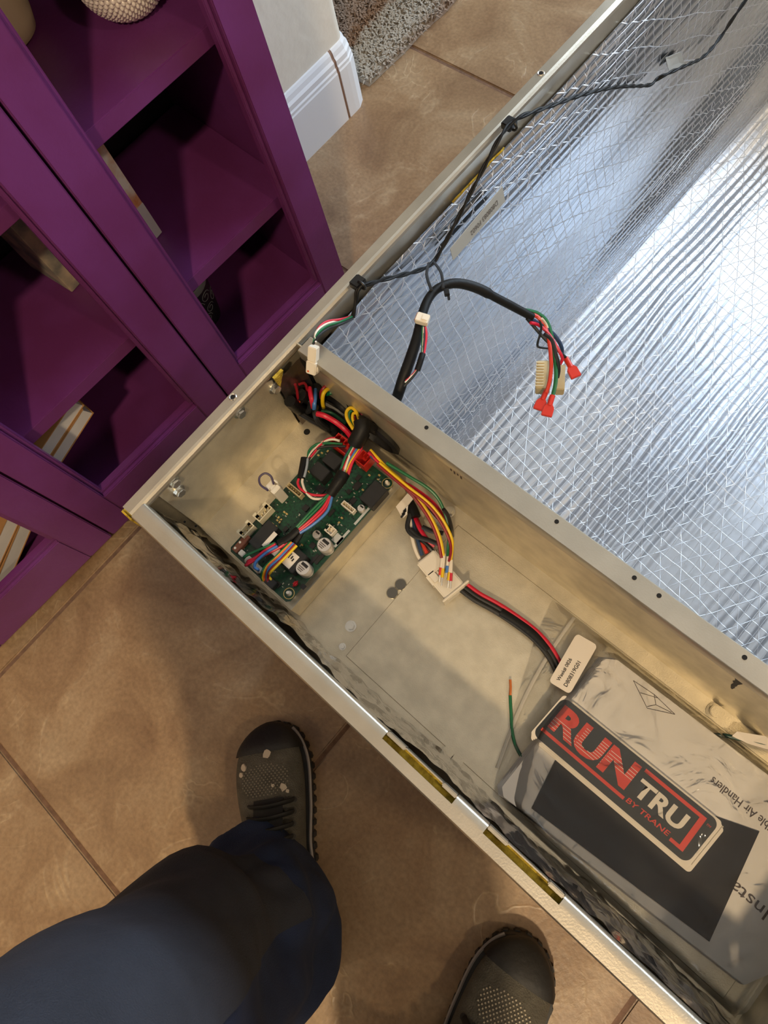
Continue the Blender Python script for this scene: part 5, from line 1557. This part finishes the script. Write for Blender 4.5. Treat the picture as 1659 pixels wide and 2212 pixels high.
    for k, (t, z_) in enumerate(((0.62, 0.080), (0.57, 0.087), (0.52, 0.095), (0.47, 0.1035), (0.42, 0.110))):
        pts = [P3(t + 0.004, -0.030, z_ - 0.016), P3(t, -0.022, z_ - 0.002), P3(t - 0.006, 0.0, z_ + 0.005), P3(t, 0.022, z_ - 0.002), P3(t + 0.004, 0.030, z_ - 0.016)]
        obj('lace', MB().tube(pts, 0.0044, 8, 4, 0.55), LACE, up_, smooth=True)
        for s_ in (-1, 1):
            e_ = P3(t + 0.004, 0.031 * s_, z_ - 0.017)
            obj('eyelet', MB().cyl(e_, Vector((0, 0, 1)) + sd_ * (0.8 * s_), 0.0038, 0.0014, 12), RUBBER, up_)
    dots = MB()
    for i in range(13):
        for j in range(-6, 7):
            t = 0.665 + 0.011 * i; s_ = 0.0052 * j + (0.0026 if i % 2 else 0)
            if (s_ / 0.034) ** 2 + ((t - 0.73) / 0.075) ** 2 > 1:
                continue
            tt = [(0.58, 0.053, .75), (0.68, 0.043, .62), (0.78, 0.036, .52), (0.87, 0.030, .48)]
            for a, b_ in zip(tt, tt[1:]):
                if a[0] <= t <= b_[0]:
                    q = (t - a[0]) / (b_[0] - a[0]); hh = a[1] + (b_[1] - a[1]) * q; ex_ = a[2] + (b_[2] - a[2]) * q
            c_ = max(-1, min(1, s_ / (hw(t) * 0.94)))
            z_ = 0.028 + hh * (math.sqrt(1 - c_ * c_)) ** ex_ + 0.0002
            dots.cyl(P3(t, cen(t) + s_, z_ - 0.0006), (0, 0, 1), 0.0011, 0.0012, 6)
    obj('printed_dots', dots, DOTS if mirror < 0 else mat('dull_print_dots', (128, 120, 106), 0.7), up_, kind='stuff')
    if mirror > 0:
        for (t, s_, rr_2) in ((0.845, -0.004, 0.0075), (0.80, 0.030, 0.006), (0.77, 0.034, 0.0045), (0.685, -0.026, 0.0065), (0.70, -0.012, 0.003), (0.665, -0.030, 0.003)):
            hh = 0.043 - 0.0125 * (t - 0.68) / 0.19
            c_ = max(-1, min(1, s_ / (hw(t) * 0.94))); z_ = 0.028 + hh * math.sqrt(max(0.02, 1 - c_ * c_)) ** 0.55
            nrm_ = (Vector((0, 0, 1)) + sd_ * (s_ * 16)).normalized()
            t1 = nrm_.cross(ax).normalized(); t2 = nrm_.cross(t1)
            cp = P3(t, cen(t) + s_, z_ - 0.0002)
            sp2 = [cp + (t1 * math.cos(k * 0.571) + t2 * math.sin(k * 0.571)) * rr_2 * (0.75 + 0.45 * fbm(k * 1.7, t * 40)) for k in range(11)]
            obj('paint_splash', MB().add([tuple(q + nrm_ * 0.0010) for q in sp2] + [tuple(q - nrm_ * 0.0015) for q in sp2], [tuple(range(11))] + [(i, (i + 1) % 11, 11 + (i + 1) % 11, 11 + i) for i in range(11)]), mat('dried_paint', (196, 182, 164), 0.7), up_)
    return up_


sA = shoe((0.0800, -0.1290), (0.3000, -0.3080), 1, '')
sB = shoe((0.5120, -0.0930), (0.5560, -0.3780), -1, '')


# trousers: two legs meeting at the hips, one continuous surface, with folds
def leg_ring(c, rx, ry, ang, z, seed, fold, n=56):
    out_ = []
    for k in range(n):
        a = 2 * math.pi * k / n
        f_ = 1 + fold * (0.35 * math.sin(a * 5 + seed + z * 26 + 2.0 * fbm(z * 12, seed)) * (0.5 + 0.5 * math.cos(a * 1.0 + 0.6)) + 0.6 * fbm(math.cos(a) * 1.6 + seed, math.sin(a) * 1.6, z * 9) + 0.5 * fbm(math.cos(a) * 3 + seed, math.sin(a) * 3 + z * 22, z * 6))
        x = rx * math.cos(a) * f_; y = ry * math.sin(a) * f_
        out_.append(Vector((c[0] + x * math.cos(ang) - y * math.sin(ang), c[1] + x * math.sin(ang) + y * math.cos(ang), z + 0.012 * fold * fbm(a * 2, seed))))
    return out_


SEC = [  # pixel centre, z, half width along the spread, half depth, fold
    ((612, 1962), 0.030, 0.098, 0.070, 0.10), ((600, 1968), 0.055, 0.104, 0.076, 0.14), ((578, 1975), 0.085, 0.106, 0.078, 0.32), ((545, 1995), 0.120, 0.106, 0.080, 0.38), ((508, 2022), 0.160, 0.104, 0.082, 0.40),
    ((470, 2052), 0.200, 0.101, 0.084, 0.36), ((430, 2085), 0.250, 0.098, 0.085, 0.20), ((385, 2130), 0.310, 0.096, 0.086, 0.16), ((330, 2190), 0.370, 0.095, 0.088, 0.12), ((264, 2262), 0.430, 0.094, 0.090, 0.08), ((165, 2345), 0.500, 0.094, 0.092, 0.06)]
ang0 = -0.30
secs = []
for (px, z, rx, ry, fo) in SEC:
    p_ = at(px[0], px[1], z)
    secs.append((p_, rx, ry, z, fo))
last = secs[-1][0]
for (z, dx, dy, rx, ry) in ((0.60, 0.01, -0.01, 0.095, 0.095), (0.72, 0.025, -0.03, 0.098, 0.10), (0.82, 0.045, -0.05, 0.100, 0.105)):
    secs.append((Vector((last.x + dx, last.y + dy, z)), rx, ry, z, 0.05))
fine_ = []
for (a5, b5) in zip(secs, secs[1:]):
    for k in range(4):
        t_ = k / 4
        fine_.append((a5[0].lerp(b5[0], t_), a5[1] + (b5[1] - a5[1]) * t_, a5[2] + (b5[2] - a5[2]) * t_, a5[3] + (b5[3] - a5[3]) * t_, a5[4] + (b5[4] - a5[4]) * t_))
secs = fine_ + [secs[-1]]
ringsA = [leg_ring(c_, rx, ry, ang0, z, 3.3, fo) for (c_, rx, ry, z, fo) in secs]
hipc = Vector((0.41, -0.40))
offB = Vector((0.552 - secs[0][0].x, -0.320 - secs[0][0].y))
ringsB = []
for (c_, rx, ry, z, fo) in secs:
    q_ = max(0, (z - 0.45)) / 0.4
    ringsB.append(leg_ring((c_.x + offB.x - 0.05 * q_, c_.y + offB.y - 0.02 * q_), min(rx, 0.094), ry, 0.5, z, 8.1, fo * 0.8))
body = MB()
body.rings(ringsA)
body.rings(ringsB)
for base in (ringsA, ringsB):
    pass
ca, cb2 = secs[-1][0], None
mx_ = (ca + Vector((secs[-1][0].x + offB.x - 0.046, secs[-1][0].y + offB.y - 0.02, 0.82))) / 2
hip = []
for (z, rx, ry) in ((0.735, 0.10, 0.060), (0.765, 0.18, 0.095), (0.80, 0.215, 0.112), (0.86, 0.215, 0.12), (0.93, 0.200, 0.118), (1.00, 0.185, 0.112)):
    hip.append([Vector((mx_.x + rx * math.cos(2 * math.pi * k / 56) * 0.98, mx_.y + ry * math.sin(2 * math.pi * k / 56) + rx * math.cos(2 * math.pi * k / 56) * -0.12, z)) for k in range(56)])
body.rings(hip)
tr_ = obj('trousers', body, NAVY, pe, smooth=True, label='navy work trousers', auto=False)
rm = tr_.modifiers.new('one_surface', 'REMESH'); rm.mode = 'VOXEL'; rm.voxel_size = 0.006; rm.use_smooth_shade = True
sm = tr_.modifiers.new('soften', 'SMOOTH'); sm.factor = 0.5; sm.iterations = 3
# faded double-knee panel sewn on the front of the nearer leg
rows = []
K0, K1 = 5, 11
for j in range(len(ringsA)):
    z = secs[j][3]
    if z < 0.165 or z > 0.83:
        continue
    c_ = secs[j][0]
    row = []
    for k in range(0, 30):
        idx = (12 + k) % 56
        v_ = ringsA[j][idx]
        nr = Vector((v_.x - c_.x, v_.y - c_.y, 0)).normalized()
        row.append(v_ + nr * 0.0035)
    rows.append(row)
obj('knee_panel', MB().grid(rows), PATCH, pe, smooth=True, auto=False, label='faded grey blue double knee panel')
